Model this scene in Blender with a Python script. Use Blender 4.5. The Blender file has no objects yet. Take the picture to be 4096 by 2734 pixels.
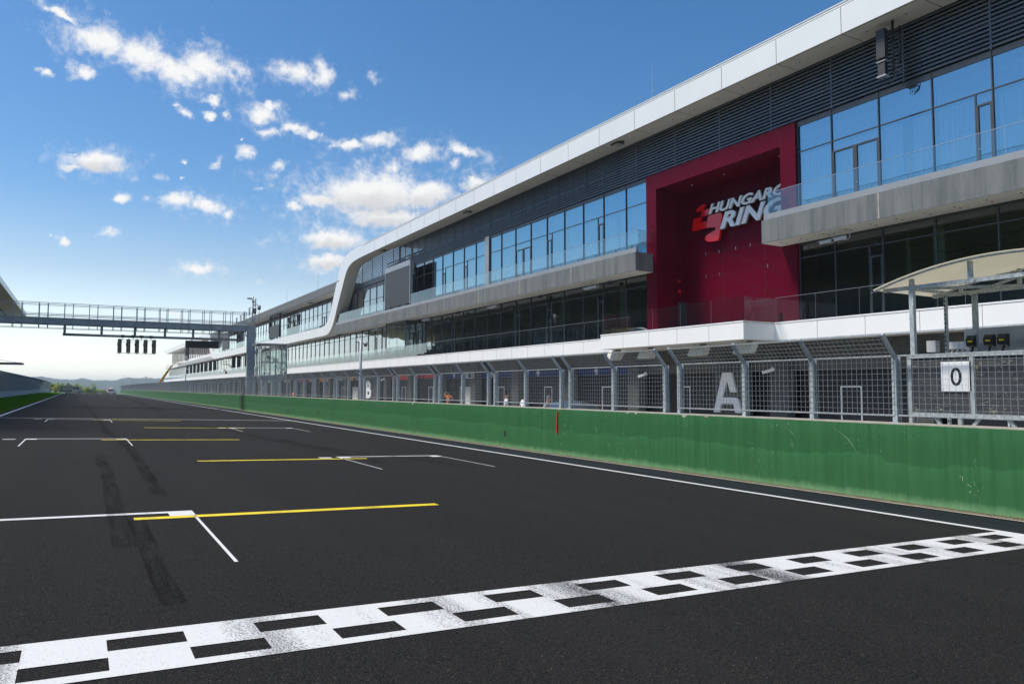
import bpy, math, random
from mathutils import Vector, Matrix
R = math.radians
random.seed(7)
scene = bpy.context.scene
COL = scene.collection

# ---------------------------------------------------------------- camera
cam_d = bpy.data.cameras.new('camera')
cam_d.sensor_width = 36.0
cam_d.lens = 26.295
cam_d.clip_start = 0.1
cam_d.clip_end = 20000
cam = bpy.data.objects.new('camera', cam_d)
COL.objects.link(cam)
RR = (0.8662673647, -0.4995767301, 0.0019858486)
UU = (-0.0326811205, -0.0527017372, 0.9980753836)
FF = (0.4985105788, 0.8646650321, 0.0619805223)
EYE = 1.573
cam.matrix_world = Matrix(((RR[0], UU[0], -FF[0], 0), (RR[1], UU[1], -FF[1], 0), (RR[2], UU[2], -FF[2], EYE), (0, 0, 0, 1)))
scene.camera = cam

# ---------------------------------------------------------------- exposure
scene.view_settings.view_transform = 'Standard'
scene.view_settings.look = 'None'
scene.view_settings.gamma = 1
scene.view_settings.use_curve_mapping = False
scene.view_settings.exposure = 1.3
scene.cycles.use_denoising = True
scene.cycles.max_bounces = 8
scene.cycles.transparent_max_bounces = 16
scene.cycles.volume_bounces = 0
scene.cycles.caustics_reflective = False
scene.cycles.caustics_refractive = False

# ---------------------------------------------------------------- sun and sky (thin cloud over the near straight: soft sun from the left)
SUN_AZ, SUN_EL = -58.0, 57.0
sun_d = bpy.data.lights.new('sun', 'SUN')
sun_d.energy = 2.0
sun_d.angle = R(14)
sun_d.color = (1.0, 0.94, 0.84)
sun = bpy.data.objects.new('sun', sun_d)
COL.objects.link(sun)
sd = Vector((math.sin(R(SUN_AZ)) * math.cos(R(SUN_EL)), math.cos(R(SUN_AZ)) * math.cos(R(SUN_EL)), math.sin(R(SUN_EL))))
sun.rotation_euler = sd.to_track_quat('Z', 'Y').to_euler()

world = bpy.data.worlds.new("World")
scene.world = world
world.use_nodes = True
WN, WL = world.node_tree.nodes, world.node_tree.links
WN.clear()
def wnode(t, **kw):
    n = WN.new(t)
    for k, v in kw.items():
        setattr(n, k, v)
    return n
def wmath(op, a, b=None, c=None, clamp=False):
    n = wnode('ShaderNodeMath', operation=op, use_clamp=clamp)
    for i, x in enumerate((a, b, c)):
        if x is None: continue
        if isinstance(x, (int, float)): n.inputs[i].default_value = x
        else: WL.new(x, n.inputs[i])
    return n.outputs[0]
sky = wnode('ShaderNodeTexSky', sky_type='NISHITA', sun_disc=False)
sky.sun_elevation = R(SUN_EL)
sky.sun_rotation = R(SUN_AZ % 360)
sky.altitude = 200
sky.air_density = 1.0
sky.dust_density = 0.5
sky.ozone_density = 1.5
# clouds stand at compass bearing / height above the horizon (radians): bearing, height, half width, half height, tilt, weight
CL = [(-0.0293, 0.4095, 0.024, 0.0049, -0.239, 1), (0.0073, 0.3929, 0.0416, 0.015, -0.072, 1), (0.0504, 0.3852, 0.0404, 0.0168, -0.144, 1), (0.0897, 0.3755, 0.0451, 0.0157, -0.107, 1), (0.124, 0.3835, 0.0372, 0.0175, -0.201, 1), (0.1655, 0.3865, 0.0211, 0.0122, -0.573, 0.55), (-0.0467, 0.3482, 0.0095, 0.0052, 0.203, 0.9), (-0.0108, 0.3568, 0.0159, 0.0089, 0.277, 0.95), (0.2365, 0.3921, 0.0414, 0.014, 0.019, 0.8), (0.2683, 0.3924, 0.0215, 0.0185, -0.404, 0.75), (0.3368, 0.3936, 0.0124, 0.008, -0.592, 0.5), (0.2994, 0.3717, 0.0131, 0.0089, 0.076, 0.6), (0.1039, 0.3299, 0.0096, 0.0055, -0.039, 0.9), (0.0952, 0.3358, 0.0046, 0.0028, 0.142, 0.7), (0.1315, 0.3278, 0.0094, 0.0089, -0.227, 1), (0.1324, 0.3466, 0.0101, 0.0063, 0.131, 0.8), (0.1519, 0.3347, 0.0063, 0.0061, -0.41, 0.6), (0.1927, 0.3365, 0.0224, 0.0105, 0.187, 0.95), (0.2031, 0.3479, 0.0124, 0.0064, 0.106, 0.9), (0.2038, 0.32, 0.0186, 0.0071, 0.097, 0.8), (0.2332, 0.3258, 0.0197, 0.0072, 0.138, 1), (0.257, 0.3219, 0.0102, 0.006, 0.082, 0.8), (0.1755, 0.2924, 0.0154, 0.0083, 0.269, 0.8), (0.1706, 0.3088, 0.0042, 0.003, 0.107, 0.7), (0.2146, 0.2804, 0.0133, 0.006, 0.419, 0.6), (0.3021, 0.3122, 0.0309, 0.0062, -0.003, 0.85), (0.3445, 0.3203, 0.026, 0.0092, 0.213, 0.9), (0.3979, 0.3073, 0.0296, 0.0131, 0.034, 0.9), (0.3615, 0.287, 0.0137, 0.0121, -0.291, 0.7), (0.4552, 0.3122, 0.025, 0.0096, -0.391, 0.9), (0.4452, 0.2947, 0.0081, 0.0057, 0.022, 0.6), (0.3389, 0.2513, 0.0881, 0.0271, 0.036, 1.25), (0.268, 0.2411, 0.0369, 0.0107, 0.058, 1), (0.4052, 0.2538, 0.0454, 0.0186, 0.025, 1.2), (0.3524, 0.2231, 0.0581, 0.0154, 0.033, 1.2), (0.2367, 0.2312, 0.013, 0.007, -0.287, 0.8), (0.4724, 0.2698, 0.019, 0.0115, 0.012, 1.1), (0.2848, 0.1913, 0.0445, 0.0154, 0.043, 1.15), (0.2789, 0.1638, 0.0288, 0.0109, 0.04, 1.1), (0.0094, 0.2598, 0.0331, 0.0124, 0.137, 1.1), (-0.0158, 0.2492, 0.0122, 0.0042, 0.143, 0.9), (-0.0171, 0.2651, 0.0061, 0.0019, 0.152, 0.7), (0.0374, 0.222, 0.0126, 0.0078, 0.114, 1.1), (0.1026, 0.2291, 0.0244, 0.0095, 0.098, 0.9), (0.1314, 0.2244, 0.0275, 0.0104, -0.186, 0.9), (0.1551, 0.2143, 0.0095, 0.0049, 0.081, 0.8), (-0.0211, 0.1663, 0.0075, 0.0059, 0.1, 0.9), (-0.0341, 0.1706, 0.0037, 0.0031, 0.106, 0.6), (0.025, 0.181, 0.0139, 0.0057, 0.249, 0.55), (0.122, 0.1455, 0.0214, 0.0067, 0.061, 1), (0.1027, 0.2734, 0.0045, 0.003, -0.249, 0.8), (0.1033, 0.2538, 0.0046, 0.0032, 0.109, 0.7), (0.1388, 0.276, 0.0128, 0.0049, 0.611, 0.6), (0.1932, 0.2496, 0.0128, 0.0031, 0.082, 0.5), (0.098, 0.0898, 0.0197, 0.0049, -0.015, 0.45), (0.0637, 0.2265, 0.0091, 0.0034, 0.467, 0.4), (0.4892, 0.3002, 0.0136, 0.0127, 0.009, 0.35), (0.1958, 0.133, 0.0061, 0.0038, 0.046, 0.45), (0.0767, 0.2528, 0.0109, 0.0053, -0.258, 0.3)]
tc = wnode('ShaderNodeTexCoord')
sep = wnode('ShaderNodeSeparateXYZ'); WL.new(tc.outputs['Generated'], sep.inputs[0])
az = wmath('ARCTAN2', sep.outputs[0], sep.outputs[1])
el = wmath('ARCSINE', sep.outputs[2])
cmb = wnode('ShaderNodeCombineXYZ'); WL.new(az, cmb.inputs[0]); WL.new(el, cmb.inputs[1])
# wind-torn edges: warp the bearing/height plane a little
wz = wnode('ShaderNodeTexNoise'); wz.inputs['Scale'].default_value = 55; wz.inputs['Detail'].default_value = 5; wz.inputs['Roughness'].default_value = 0.62
WL.new(cmb.outputs[0], wz.inputs['Vector'])
wsub = wnode('ShaderNodeVectorMath', operation='SUBTRACT'); WL.new(wz.outputs['Color'], wsub.inputs[0]); wsub.inputs[1].default_value = (0.5, 0.5, 0.5)
wmul = wnode('ShaderNodeVectorMath', operation='MULTIPLY'); WL.new(wsub.outputs[0], wmul.inputs[0]); wmul.inputs[1].default_value = (0.030, 0.020, 0)
warp = wnode('ShaderNodeVectorMath', operation='ADD'); WL.new(cmb.outputs[0], warp.inputs[0]); WL.new(wmul.outputs[0], warp.inputs[1])
acc = None
low = None
for a0, e0, rx, ry, an, wt in CL:
    mp = wnode('ShaderNodeMapping', vector_type='TEXTURE')
    mp.inputs['Location'].default_value = (a0, e0, 0)
    mp.inputs['Rotation'].default_value = (0, 0, an)
    mp.inputs['Scale'].default_value = (rx * 1.22, ry * 1.28, 1)
    WL.new(warp.outputs[0], mp.inputs['Vector'])
    ln = wnode('ShaderNodeVectorMath', operation='LENGTH'); WL.new(mp.outputs[0], ln.inputs[0])
    v = wmath('MULTIPLY_ADD', ln.outputs['Value'], -wt, wt)
    if rx > 0.018: v = wmath('MAXIMUM', v, wmath('MULTIPLY_ADD', ln.outputs['Value'], -0.28, 0.44 * min(wt, 1)))   # thin veil round the bigger clouds
    acc = v if acc is None else wmath('MAXIMUM', acc, v)
    if ry > 0.0100 and wt > 1.0:       # the thick ones have a grey base
        sp = wnode('ShaderNodeSeparateXYZ'); WL.new(mp.outputs[0], sp.inputs[0])
        g = wmath('MULTIPLY', wmath('SUBTRACT', 1.0, ln.outputs['Value'], clamp=True), wmath('MULTIPLY_ADD', sp.outputs[1], -1.3, 0.25, clamp=True))
        low = g if low is None else wmath('MAXIMUM', low, g)
# scattered cumulus over the rest of the sky (behind and left of the straight)
n2 = wnode('ShaderNodeTexNoise'); n2.inputs['Scale'].default_value = 5.5; n2.inputs['Detail'].default_value = 7; n2.inputs['Roughness'].default_value = 0.55
WL.new(tc.outputs['Generated'], n2.inputs['Vector'])
back = wnode('ShaderNodeMapRange', interpolation_type='SMOOTHSTEP'); WL.new(sep.outputs[1], back.inputs[0])
back.inputs[1].default_value = 0.25; back.inputs[2].default_value = -0.15; back.inputs[3].default_value = 0; back.inputs[4].default_value = 1
gen = wmath('MULTIPLY', wmath('MULTIPLY_ADD', n2.outputs[0], 5.0, -2.85, clamp=True), back.outputs[0])
nz = wnode('ShaderNodeTexNoise'); nz.inputs['Scale'].default_value = 95; nz.inputs['Detail'].default_value = 7; nz.inputs['Roughness'].default_value = 0.68
WL.new(cmb.outputs[0], nz.inputs['Vector'])
nz3 = wnode('ShaderNodeTexNoise'); nz3.inputs['Scale'].default_value = 36; nz3.inputs['Detail'].default_value = 8; nz3.inputs['Roughness'].default_value = 0.6; nz3.inputs['Distortion'].default_value = 0.5
WL.new(cmb.outputs[0], nz3.inputs['Vector'])
edge = wmath('ADD', wmath('MULTIPLY_ADD', nz.outputs[0], 1.5, -0.75), wmath('MULTIPLY_ADD', nz3.outputs[0], 1.6, -0.80))
dens = wmath('ADD', acc, wmath('MULTIPLY', edge, 0.58))
sm = wnode('ShaderNodeMapRange', interpolation_type='SMOOTHSTEP'); WL.new(dens, sm.inputs[0])
sm.inputs[1].default_value = 0.0; sm.inputs[2].default_value = 0.80; sm.inputs[3].default_value = 0; sm.inputs[4].default_value = 0.96
cov = wmath('MAXIMUM', sm.outputs[0], gen)
ccol = wnode('ShaderNodeMix', data_type='RGBA'); ccol.inputs['A'].default_value = (0.40, 0.395, 0.39, 1); ccol.inputs['B'].default_value = (0.25, 0.25, 0.255, 1)
lowf = wmath('MULTIPLY', low, 1.5, clamp=True)
WL.new(lowf, ccol.inputs['Factor'])
SKY_STR = 0.055
cbg = wnode('ShaderNodeBackground'); WL.new(ccol.outputs['Result'], cbg.inputs[0]); cbg.inputs[1].default_value = 1.0
hsv = wnode('ShaderNodeHueSaturation'); hs = wnode('ShaderNodeMapRange', interpolation_type='SMOOTHSTEP'); WL.new(el, hs.inputs[0]); hs.inputs[1].default_value = 0.0; hs.inputs[2].default_value = 0.26; hs.inputs[3].default_value = 0.55; hs.inputs[4].default_value = 1.32
WL.new(hs.outputs[0], hsv.inputs['Saturation']); hv = wnode('ShaderNodeMapRange'); WL.new(el, hv.inputs[0]); hv.inputs[1].default_value = 0.0; hv.inputs[2].default_value = 0.14; hv.inputs[3].default_value = 1.55; hv.inputs[4].default_value = 1.0; WL.new(hv.outputs[0], hsv.inputs['Value']); WL.new(sky.outputs[0], hsv.inputs['Color'])
sbg = wnode('ShaderNodeBackground'); WL.new(hsv.outputs[0], sbg.inputs[0]); sbg.inputs[1].default_value = SKY_STR
wmix = wnode('ShaderNodeMixShader'); WL.new(cov, wmix.inputs[0]); WL.new(sbg.outputs[0], wmix.inputs[1]); WL.new(cbg.outputs[0], wmix.inputs[2])
wo = wnode('ShaderNodeOutputWorld'); WL.new(wmix.outputs[0], wo.inputs[0])

# ---------------------------------------------------------------- helpers
def tag(o, label=None, cat=None, group=None, kind=None):
    if label: o['label'] = label
    if cat: o['category'] = cat
    if group: o['group'] = group
    if kind: o['kind'] = kind
    return o
def wloc(o):
    v = Vector((0, 0, 0))
    while o is not None:
        v += o.location; o = o.parent
    return v
def thing(name, loc, label, cat, group=None):
    o = bpy.data.objects.new(name, None)
    o.empty_display_size = 0.2
    COL.objects.link(o); o.location = loc
    return tag(o, label, cat, group)
def copy_tree(o, parent=None):
    c = o.copy(); COL.objects.link(c)
    if parent is not None: c.parent = parent
    for ch in list(o.children): copy_tree(ch, c)
    return c

class MB:
    def __init__(s): s.v = []; s.f = []; s.m = []; s.sm = []
    def poly(s, pts, m=0, smooth=False):
        b = len(s.v); s.v += [tuple(p) for p in pts]; s.f.append(tuple(range(b, b + len(pts)))); s.m.append(m); s.sm.append(smooth)
    def box(s, x0, x1, y0, y1, z0, z1, m=0):
        b = len(s.v)
        s.v += [(x0, y0, z0), (x1, y0, z0), (x1, y1, z0), (x0, y1, z0), (x0, y0, z1), (x1, y0, z1), (x1, y1, z1), (x0, y1, z1)]
        for f in ((0, 3, 2, 1), (4, 5, 6, 7), (0, 1, 5, 4), (1, 2, 6, 5), (2, 3, 7, 6), (3, 0, 4, 7)):
            s.f.append(tuple(b + i for i in f)); s.m.append(m); s.sm.append(False)
    def bar(s, p0, p1, w, h=None, up=(0, 0, 1), m=0):
        h = w if h is None else h
        p0, p1 = Vector(p0), Vector(p1); d = (p1 - p0).normalized(); u = Vector(up)
        if abs(d.dot(u)) > 0.97: u = Vector((1, 0, 0))
        a = d.cross(u).normalized(); c = a.cross(d).normalized()
        b = len(s.v)
        for p in (p0, p1):
            for i, j in ((-1, -1), (1, -1), (1, 1), (-1, 1)):
                s.v.append(tuple(p + a * (i * w / 2) + c * (j * h / 2)))
        for f in ((3, 2, 1, 0), (4, 5, 6, 7), (0, 1, 5, 4), (1, 2, 6, 5), (2, 3, 7, 6), (3, 0, 4, 7)):
            s.f.append(tuple(b + i for i in f)); s.m.append(m); s.sm.append(False)
    def tube(s, pts, r, n=8, m=0, cap=True):
        pts = [Vector(p) for p in pts]; rs = r if isinstance(r, (list, tuple)) else [r] * len(pts)
        b = len(s.v); k = len(pts)
        for i, p in enumerate(pts):
            d = (pts[min(i + 1, k - 1)] - pts[max(i - 1, 0)]).normalized()
            u = Vector((0, 0, 1)) if abs(d.z) < 0.95 else Vector((1, 0, 0))
            a = d.cross(u).normalized(); c = a.cross(d)
            for j in range(n):
                t = 2 * math.pi * j / n
                s.v.append(tuple(p + (a * math.cos(t) + c * math.sin(t)) * rs[i]))
        for i in range(k - 1):
            for j in range(n):
                q = (b + i * n + j, b + i * n + (j + 1) % n, b + (i + 1) * n + (j + 1) % n, b + (i + 1) * n + j)
                s.f.append(q); s.m.append(m); s.sm.append(n > 5)
        if cap:
            s.f.append(tuple(b + j for j in range(n))[::-1]); s.m.append(m); s.sm.append(False)
            s.f.append(tuple(b + (k - 1) * n + j for j in range(n))); s.m.append(m); s.sm.append(False)
    def ball(s, c, rx, ry=None, rz=None, n=10, k=7, m=0):
        ry = ry or rx; rz = rz or rx; b = len(s.v)
        for i in range(k + 1):
            ph = math.pi * i / k
            for j in range(n):
                t = 2 * math.pi * j / n
                s.v.append((c[0] + rx * math.sin(ph) * math.cos(t), c[1] + ry * math.sin(ph) * math.sin(t), c[2] + rz * math.cos(ph)))
        for i in range(k):
            for j in range(n):
                s.f.append((b + i * n + j, b + (i + 1) * n + j, b + (i + 1) * n + (j + 1) % n, b + i * n + (j + 1) % n)); s.m.append(m); s.sm.append(True)
    def extr(s, pts, fn, a, b_, m=0, smooth=False):
        """outline pts (2-D) carried from depth a to depth b_ by fn(u, v, depth)"""
        b = len(s.v); n = len(pts)
        for d in (a, b_):
            for p in pts: s.v.append(tuple(fn(p[0], p[1], d)))
        s.f.append(tuple(b + i for i in range(n))); s.m.append(m); s.sm.append(False)
        s.f.append(tuple(b + n + i for i in range(n))[::-1]); s.m.append(m); s.sm.append(False)
        for i in range(n):
            j = (i + 1) % n
            s.f.append((b + i, b + n + i, b + n + j, b + j)); s.m.append(m); s.sm.append(smooth)
    def build(s, name, mat, parent=None, fix=True):
        off = wloc(parent) if parent is not None else Vector((0, 0, 0))
        me = bpy.data.meshes.new(name)
        me.from_pydata([(x - off.x, y - off.y, z - off.z) for x, y, z in s.v], [], s.f)
        for mt in (mat if isinstance(mat, (list, tuple)) else [mat]): me.materials.append(mt)
        if any(s.m): me.polygons.foreach_set('material_index', s.m)
        me.polygons.foreach_set('use_smooth', s.sm)
        me.update()
        if fix:
            import bmesh
            bm = bmesh.new(); bm.from_mesh(me); bmesh.ops.recalc_face_normals(bm, faces=bm.faces); bm.to_mesh(me); bm.free()
        o = bpy.data.objects.new(name, me); COL.objects.link(o)
        if parent is not None: o.parent = parent
        return o

def text(s, mat, parent, x, y, z, w=None, h=None, name='lettering', extrude=0.0, shear=0.0, off=0.0, face='-X', spacing=1.0):
    """lettering facing -X (towards the track); (y, z) = left foot of the line"""
    cu = bpy.data.curves.new(name, 'FONT'); cu.body = s; cu.extrude = extrude; cu.shear = shear; cu.offset = off; cu.space_character = spacing
    cu.materials.append(mat)
    o = bpy.data.objects.new(name, cu); COL.objects.link(o)
    bpy.context.view_layer.update()
    dx, dy = o.dimensions.x, o.dimensions.y
    sy = (h / dy) if h else 1; sx = (w / dx) if w else sy
    xs = [c[0] for c in o.bound_box]; ys = [c[1] for c in o.bound_box]
    pl = wloc(parent) if parent is not None else Vector((0, 0, 0))
    if face == '-X': M3 = Matrix(((0, 0, -1), (-1, 0, 0), (0, 1, 0)))
    else: M3 = Matrix(((1, 0, 0), (0, 0, -1), (0, 1, 0)))        # faces -Y
    base = Vector((x, y, z)) - pl - M3 @ Vector((min(xs) * sx, min(ys) * sy, 0))
    xf = M3.to_4x4() @ Matrix.Diagonal((sx, sy, 1, 1))
    me = bpy.data.meshes.new_from_object(o.evaluated_get(bpy.context.evaluated_depsgraph_get()))
    bpy.data.objects.remove(o); bpy.data.curves.remove(cu)
    if parent is None: org = base.copy(); shift = Vector((0, 0, 0))
    else: org = Vector((0, 0, 0)); shift = base
    me.transform(Matrix.Translation(shift) @ xf); me.name = name
    m_ = bpy.data.objects.new(name, me); COL.objects.link(m_); m_.location = org
    if parent is not None: m_.parent = parent
    return m_

# ---------------------------------------------------------------- materials
def mat(name, col, rough=0.6, metal=0.0, spec=0.5, coat=0.0, sub=None):
    m = bpy.data.materials.new(name); m.use_nodes = True
    b = m.node_tree.nodes['Principled BSDF']
    b.inputs['Base Color'].default_value = (*col, 1); b.inputs['Roughness'].default_value = rough
    b.inputs['Metallic'].default_value = metal; b.inputs['Specular IOR Level'].default_value = spec
    b.inputs['Coat Weight'].default_value = coat
    return m
class NT:
    def __init__(s, m): s.t = m.node_tree; s.N = s.t.nodes; s.L = s.t.links; s.b = s.N.get('Principled BSDF')
    def node(s, t, **kw):
        n = s.N.new(t)
        for k, v in kw.items(): setattr(n, k, v)
        return n
    def link(s, a, b): s.L.new(a, b)
    def coord(s, scale=(1, 1, 1), kind='Object', rot=(0, 0, 0)):
        c = s.node('ShaderNodeTexCoord'); mp = s.node('ShaderNodeMapping'); mp.inputs['Scale'].default_value = scale; mp.inputs['Rotation'].default_value = rot
        s.link(c.outputs[kind], mp.inputs[0]); return mp.outputs[0]
    def wcoord(s, scale=(1, 1, 1)):
        c = s.node('ShaderNodeNewGeometry'); mp = s.node('ShaderNodeMapping'); mp.inputs['Scale'].default_value = scale
        s.link(c.outputs['Position'], mp.inputs[0]); return mp.outputs[0]
    def noise(s, vec, scale=1, detail=4, rough=0.55, dist=0):
        n = s.node('ShaderNodeTexNoise'); n.inputs['Scale'].default_value = scale; n.inputs['Detail'].default_value = detail
        n.inputs['Roughness'].default_value = rough; n.inputs['Distortion'].default_value = dist; s.link(vec, n.inputs['Vector']); return n.outputs[0]
    def vor(s, vec, scale=1, feature='F1', out='Distance'):
        n = s.node('ShaderNodeTexVoronoi', feature=feature); n.inputs['Scale'].default_value = scale; s.link(vec, n.inputs['Vector']); return n.outputs[out]
    def ramp(s, x, stops):
        n = s.node('ShaderNodeValToRGB'); e = n.color_ramp.elements
        while len(e) < len(stops): e.new(0.5)
        for i, (p, c) in enumerate(stops):
            e[i].position = p; e[i].color = (*c, 1) if isinstance(c, tuple) else (c, c, c, 1)
        s.link(x, n.inputs[0]); return n.outputs[0]
    def math(s, op, a, b=0.0, clamp=False):
        n = s.node('ShaderNodeMath', operation=op, use_clamp=clamp)
        for i, x in enumerate((a, b)):
            if isinstance(x, (int, float)): n.inputs[i].default_value = x
            else: s.link(x, n.inputs[i])
        return n.outputs[0]
    def mix(s, f, a, b, mode='MIX'):
        n = s.node('ShaderNodeMix', data_type='RGBA', blend_type=mode)
        for k, x in (('Factor', f), ('A', a), ('B', b)):
            i = n.inputs[k] if k != 'Factor' else n.inputs[0]
            if k != 'Factor': i = [q for q in n.inputs if q.name == k and q.type == 'RGBA'][0]
            if isinstance(x, (int, float)): i.default_value = x
            elif isinstance(x, tuple): i.default_value = (*x, 1)
            else: s.link(x, i)
        return [q for q in n.outputs if q.type == 'RGBA'][0]
    def bump(s, h, strength=0.3, dist=0.01):
        n = s.node('ShaderNodeBump'); n.inputs['Strength'].default_value = strength; n.inputs['Distance'].default_value = dist
        s.link(h, n.inputs['Height']); s.link(n.outputs[0], s.b.inputs['Normal']); return n.outputs[0]
    def col(s, x): s.link(x, s.b.inputs['Base Color'])
    def rough(s, x): s.link(x, s.b.inputs['Roughness'])
    def sepz(s, vec):
        n = s.node('ShaderNodeSeparateXYZ'); s.link(vec, n.inputs[0]); return n.outputs

def vary(name, c0, c1, scale=2.0, rough=0.6, stretch=(1, 1, 1), bump=0.0, bscale=60, metal=0.0, spec=0.5, detail=5, coat=0.0):
    m = mat(name, c0, rough, metal, spec, coat); n = NT(m); v = n.wcoord(stretch)
    x = n.noise(v, scale, detail, 0.6)
    n.col(n.ramp(x, [(0.3, c0), (0.7, c1)]))
    if bump:
        n.bump(n.noise(n.wcoord(), bscale, 3), bump, 0.01)
    return m
M = {}
# asphalt of the new track surface
m = mat('asphalt', (0.03, 0.03, 0.03), 0.92, spec=0.10); n = NT(m); w = n.wcoord()
big = n.noise(n.wcoord((0.5, 0.06, 1)), 1.0, 4, 0.6)
lane = n.noise(n.wcoord((1.3, 0.012, 1)), 1.0, 3, 0.5)
grain = n.noise(w, 80, 4, 0.8); mott = n.noise(w, 22, 5, 0.7)
stone = n.vor(w, 70, out='Color')
c = n.ramp(big, [(0.32, (0.0065, 0.0063, 0.0060)), (0.5, (0.0115, 0.0112, 0.0106)), (0.7, (0.0175, 0.017, 0.0165))])
c = n.mix(n.math('MULTIPLY', n.ramp(lane, [(0.40, 0.0), (0.62, 1.0)]), 0.6), c, (0.008, 0.008, 0.0082))
c = n.mix(n.ramp(mott, [(0.36, 0.55), (0.62, 0.0)]), c, (0.0035, 0.0034, 0.0033))
c = n.mix(n.ramp(grain, [(0.44, 0.0), (0.62, 0.85)]), c, (0.048, 0.046, 0.043))
chips = n.node('ShaderNodeSeparateColor'); n.link(stone, chips.inputs[0])
chip = n.ramp(chips.outputs[0], [(0.984, 0.0), (0.990, 0.55)])
spots = n.math('MULTIPLY', chip, n.ramp(n.vor(w, 70), [(0.25, 1.0), (0.5, 0.0)]))
c = n.mix(spots, c, (0.20, 0.17, 0.12))
n.col(c); n.bump(n.math('ADD', grain, n.math('MULTIPLY', n.vor(w, 120), 0.6)), 0.9, 0.008)
M['asphalt'] = m
m = mat('asphalt_old', (0.03, 0.034, 0.04), 0.75, spec=0.15); n = NT(m); w = n.wcoord()
s1 = n.noise(n.wcoord((3.2, 0.10, 1)), 1.6, 5, 0.65)
c = n.ramp(s1, [(0.3, (0.009, 0.011, 0.014)), (0.62, (0.017, 0.020, 0.024)), (0.85, (0.036, 0.038, 0.042))])
c = n.mix(n.ramp(n.noise(n.wcoord((5, 1.2, 1)), 3.0, 6, 0.75), [(0.66, 0.0), (0.82, 0.55)]), c, (0.2, 0.2, 0.19))
n.col(c); n.bump(n.noise(w, 90, 3), 0.3, 0.004); M['asphalt_old'] = m
M['pit_asphalt'] = vary('pit_concrete', (0.31, 0.305, 0.295), (0.40, 0.395, 0.38), 1.2, 0.85, bump=0.3)
# paint on asphalt: worn where tyres cross
def paint(name, col, wear=0.5):
    m = mat(name, col, 0.6, spec=0.4); n = NT(m); w = n.wcoord()
    zone = n.noise(n.wcoord((1.1, 0.05, 1)), 1.3, 3, 0.55)
    g = n.noise(n.wcoord((70, 110, 70)), 1.0, 4, 0.7)
    amt = n.math('ADD', g, n.math('MULTIPLY', n.ramp(zone, [(0.46, 0.0), (0.66, 1.0)]), 0.22 * wear))
    hole = n.ramp(amt, [(0.60, 0.0), (0.68, 1.0)])
    dirt = n.noise(n.wcoord((1.2, 3, 1)), 2.2, 5, 0.6)
    c = n.mix(n.ramp(dirt, [(0.35, 0.0), (0.8, 0.14)]), tuple(col), tuple(x * 0.72 for x in col))
    n.col(n.mix(hole, c, (0.028, 0.028, 0.028)))
    n.bump(n.noise(w, 95, 3, 0.7), 0.4, 0.005)
    return m
M['paint_white'] = paint('paint_white', (0.64, 0.64, 0.63), 1.0)
M['paint_line'] = paint('paint_line', (0.66, 0.66, 0.65), 0.3)
M['paint_yellow'] = paint('paint_yellow', (0.80, 0.60, 0.004), 0.5)
m = mat('skid', (0.0035, 0.0035, 0.0035), 1.0, spec=0.0); n = NT(m)
tr = n.node('ShaderNodeBsdfTransparent'); mx = n.node('ShaderNodeMixShader')
f = n.ramp(n.noise(n.wcoord((5, 0.35, 1)), 2.0, 5, 0.65), [(0.38, 0.0), (0.62, 0.26)])
n.link(f, mx.inputs[0]); n.link(tr.outputs[0], mx.inputs[1]); n.link(n.b.outputs[0], mx.inputs[2])
n.link(mx.outputs[0], n.N['Material Output'].inputs[0]); M['skid'] = m
m = mat('grass', (0.03, 0.07, 0.012), 0.95, spec=0.0); n = NT(m)
c = n.ramp(n.noise(n.wcoord((0.5, 0.05, 1)), 1.0, 5, 0.65), [(0.3, (0.055, 0.135, 0.001)), (0.6, (0.085, 0.19, 0.002)), (0.85, (0.14, 0.26, 0.004))])
n.col(c); n.bump(n.noise(n.wcoord(), 30, 4, 0.7), 0.8, 0.03); M['grass'] = m
m = mat('meadow', (0.1, 0.12, 0.03), 0.9, spec=0.15); n = NT(m)
n.col(n.ramp(n.noise(n.wcoord(), 0.02, 6, 0.6), [(0.3, (0.05, 0.075, 0.02)), (0.55, (0.10, 0.12, 0.04)), (0.8, (0.17, 0.15, 0.07))])); M['meadow'] = m
m = mat('forest_hill', (0.03, 0.05, 0.025), 0.95, spec=0.1); n = NT(m)
n.col(n.ramp(n.noise(n.wcoord(), 0.006, 8, 0.65), [(0.35, (0.022, 0.04, 0.02)), (0.65, (0.05, 0.07, 0.03))])); M['hill'] = m
# green painted pit wall: repaint laps, run marks, pale foot
m = mat('wall_green', (0.05, 0.16, 0.075), 0.6, spec=0.2); n = NT(m); w = n.wcoord()
z = n.sepz(w)[2]
lap = n.math('ADD', z, n.math('MULTIPLY', n.noise(n.wcoord((1, 0.9, 1)), 0.75, 4, 0.6), 0.55))
band = n.ramp(n.math('FRACT', n.math('MULTIPLY', lap, 1.55)), [(0.0, 0.0), (0.5, 0.25), (0.93, 1.0), (0.97, 0.1)])
runs = n.noise(n.wcoord((1, 7.0, 0.28)), 1.3, 5, 0.7)
c = n.mix(band, (0.036, 0.135, 0.050), (0.050, 0.176, 0.070))
c = n.mix(n.ramp(runs, [(0.35, 0.55), (0.62, 0.0)]), c, (0.024, 0.102, 0.036))
c = n.mix(n.ramp(n.noise(n.wcoord((1, 9.0, 0.35)), 2.1, 4, 0.7), [(0.64, 0.0), (0.78, 0.4)]), c, (0.14, 0.30, 0.17))
foot = n.math('ADD', z, n.math('MULTIPLY', n.noise(n.wcoord((1, 3, 1)), 2.0, 5, 0.7), 0.22))
c = n.mix(n.ramp(n.math('ADD', foot, 0.30), [(0.0, 0.8), (0.16, 0.0)]), c, (0.17, 0.30, 0.15))
scr = n.noise(n.wcoord((1, 2.4, 1.1)), 5.5, 2, 0.4, 2.5)
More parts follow.
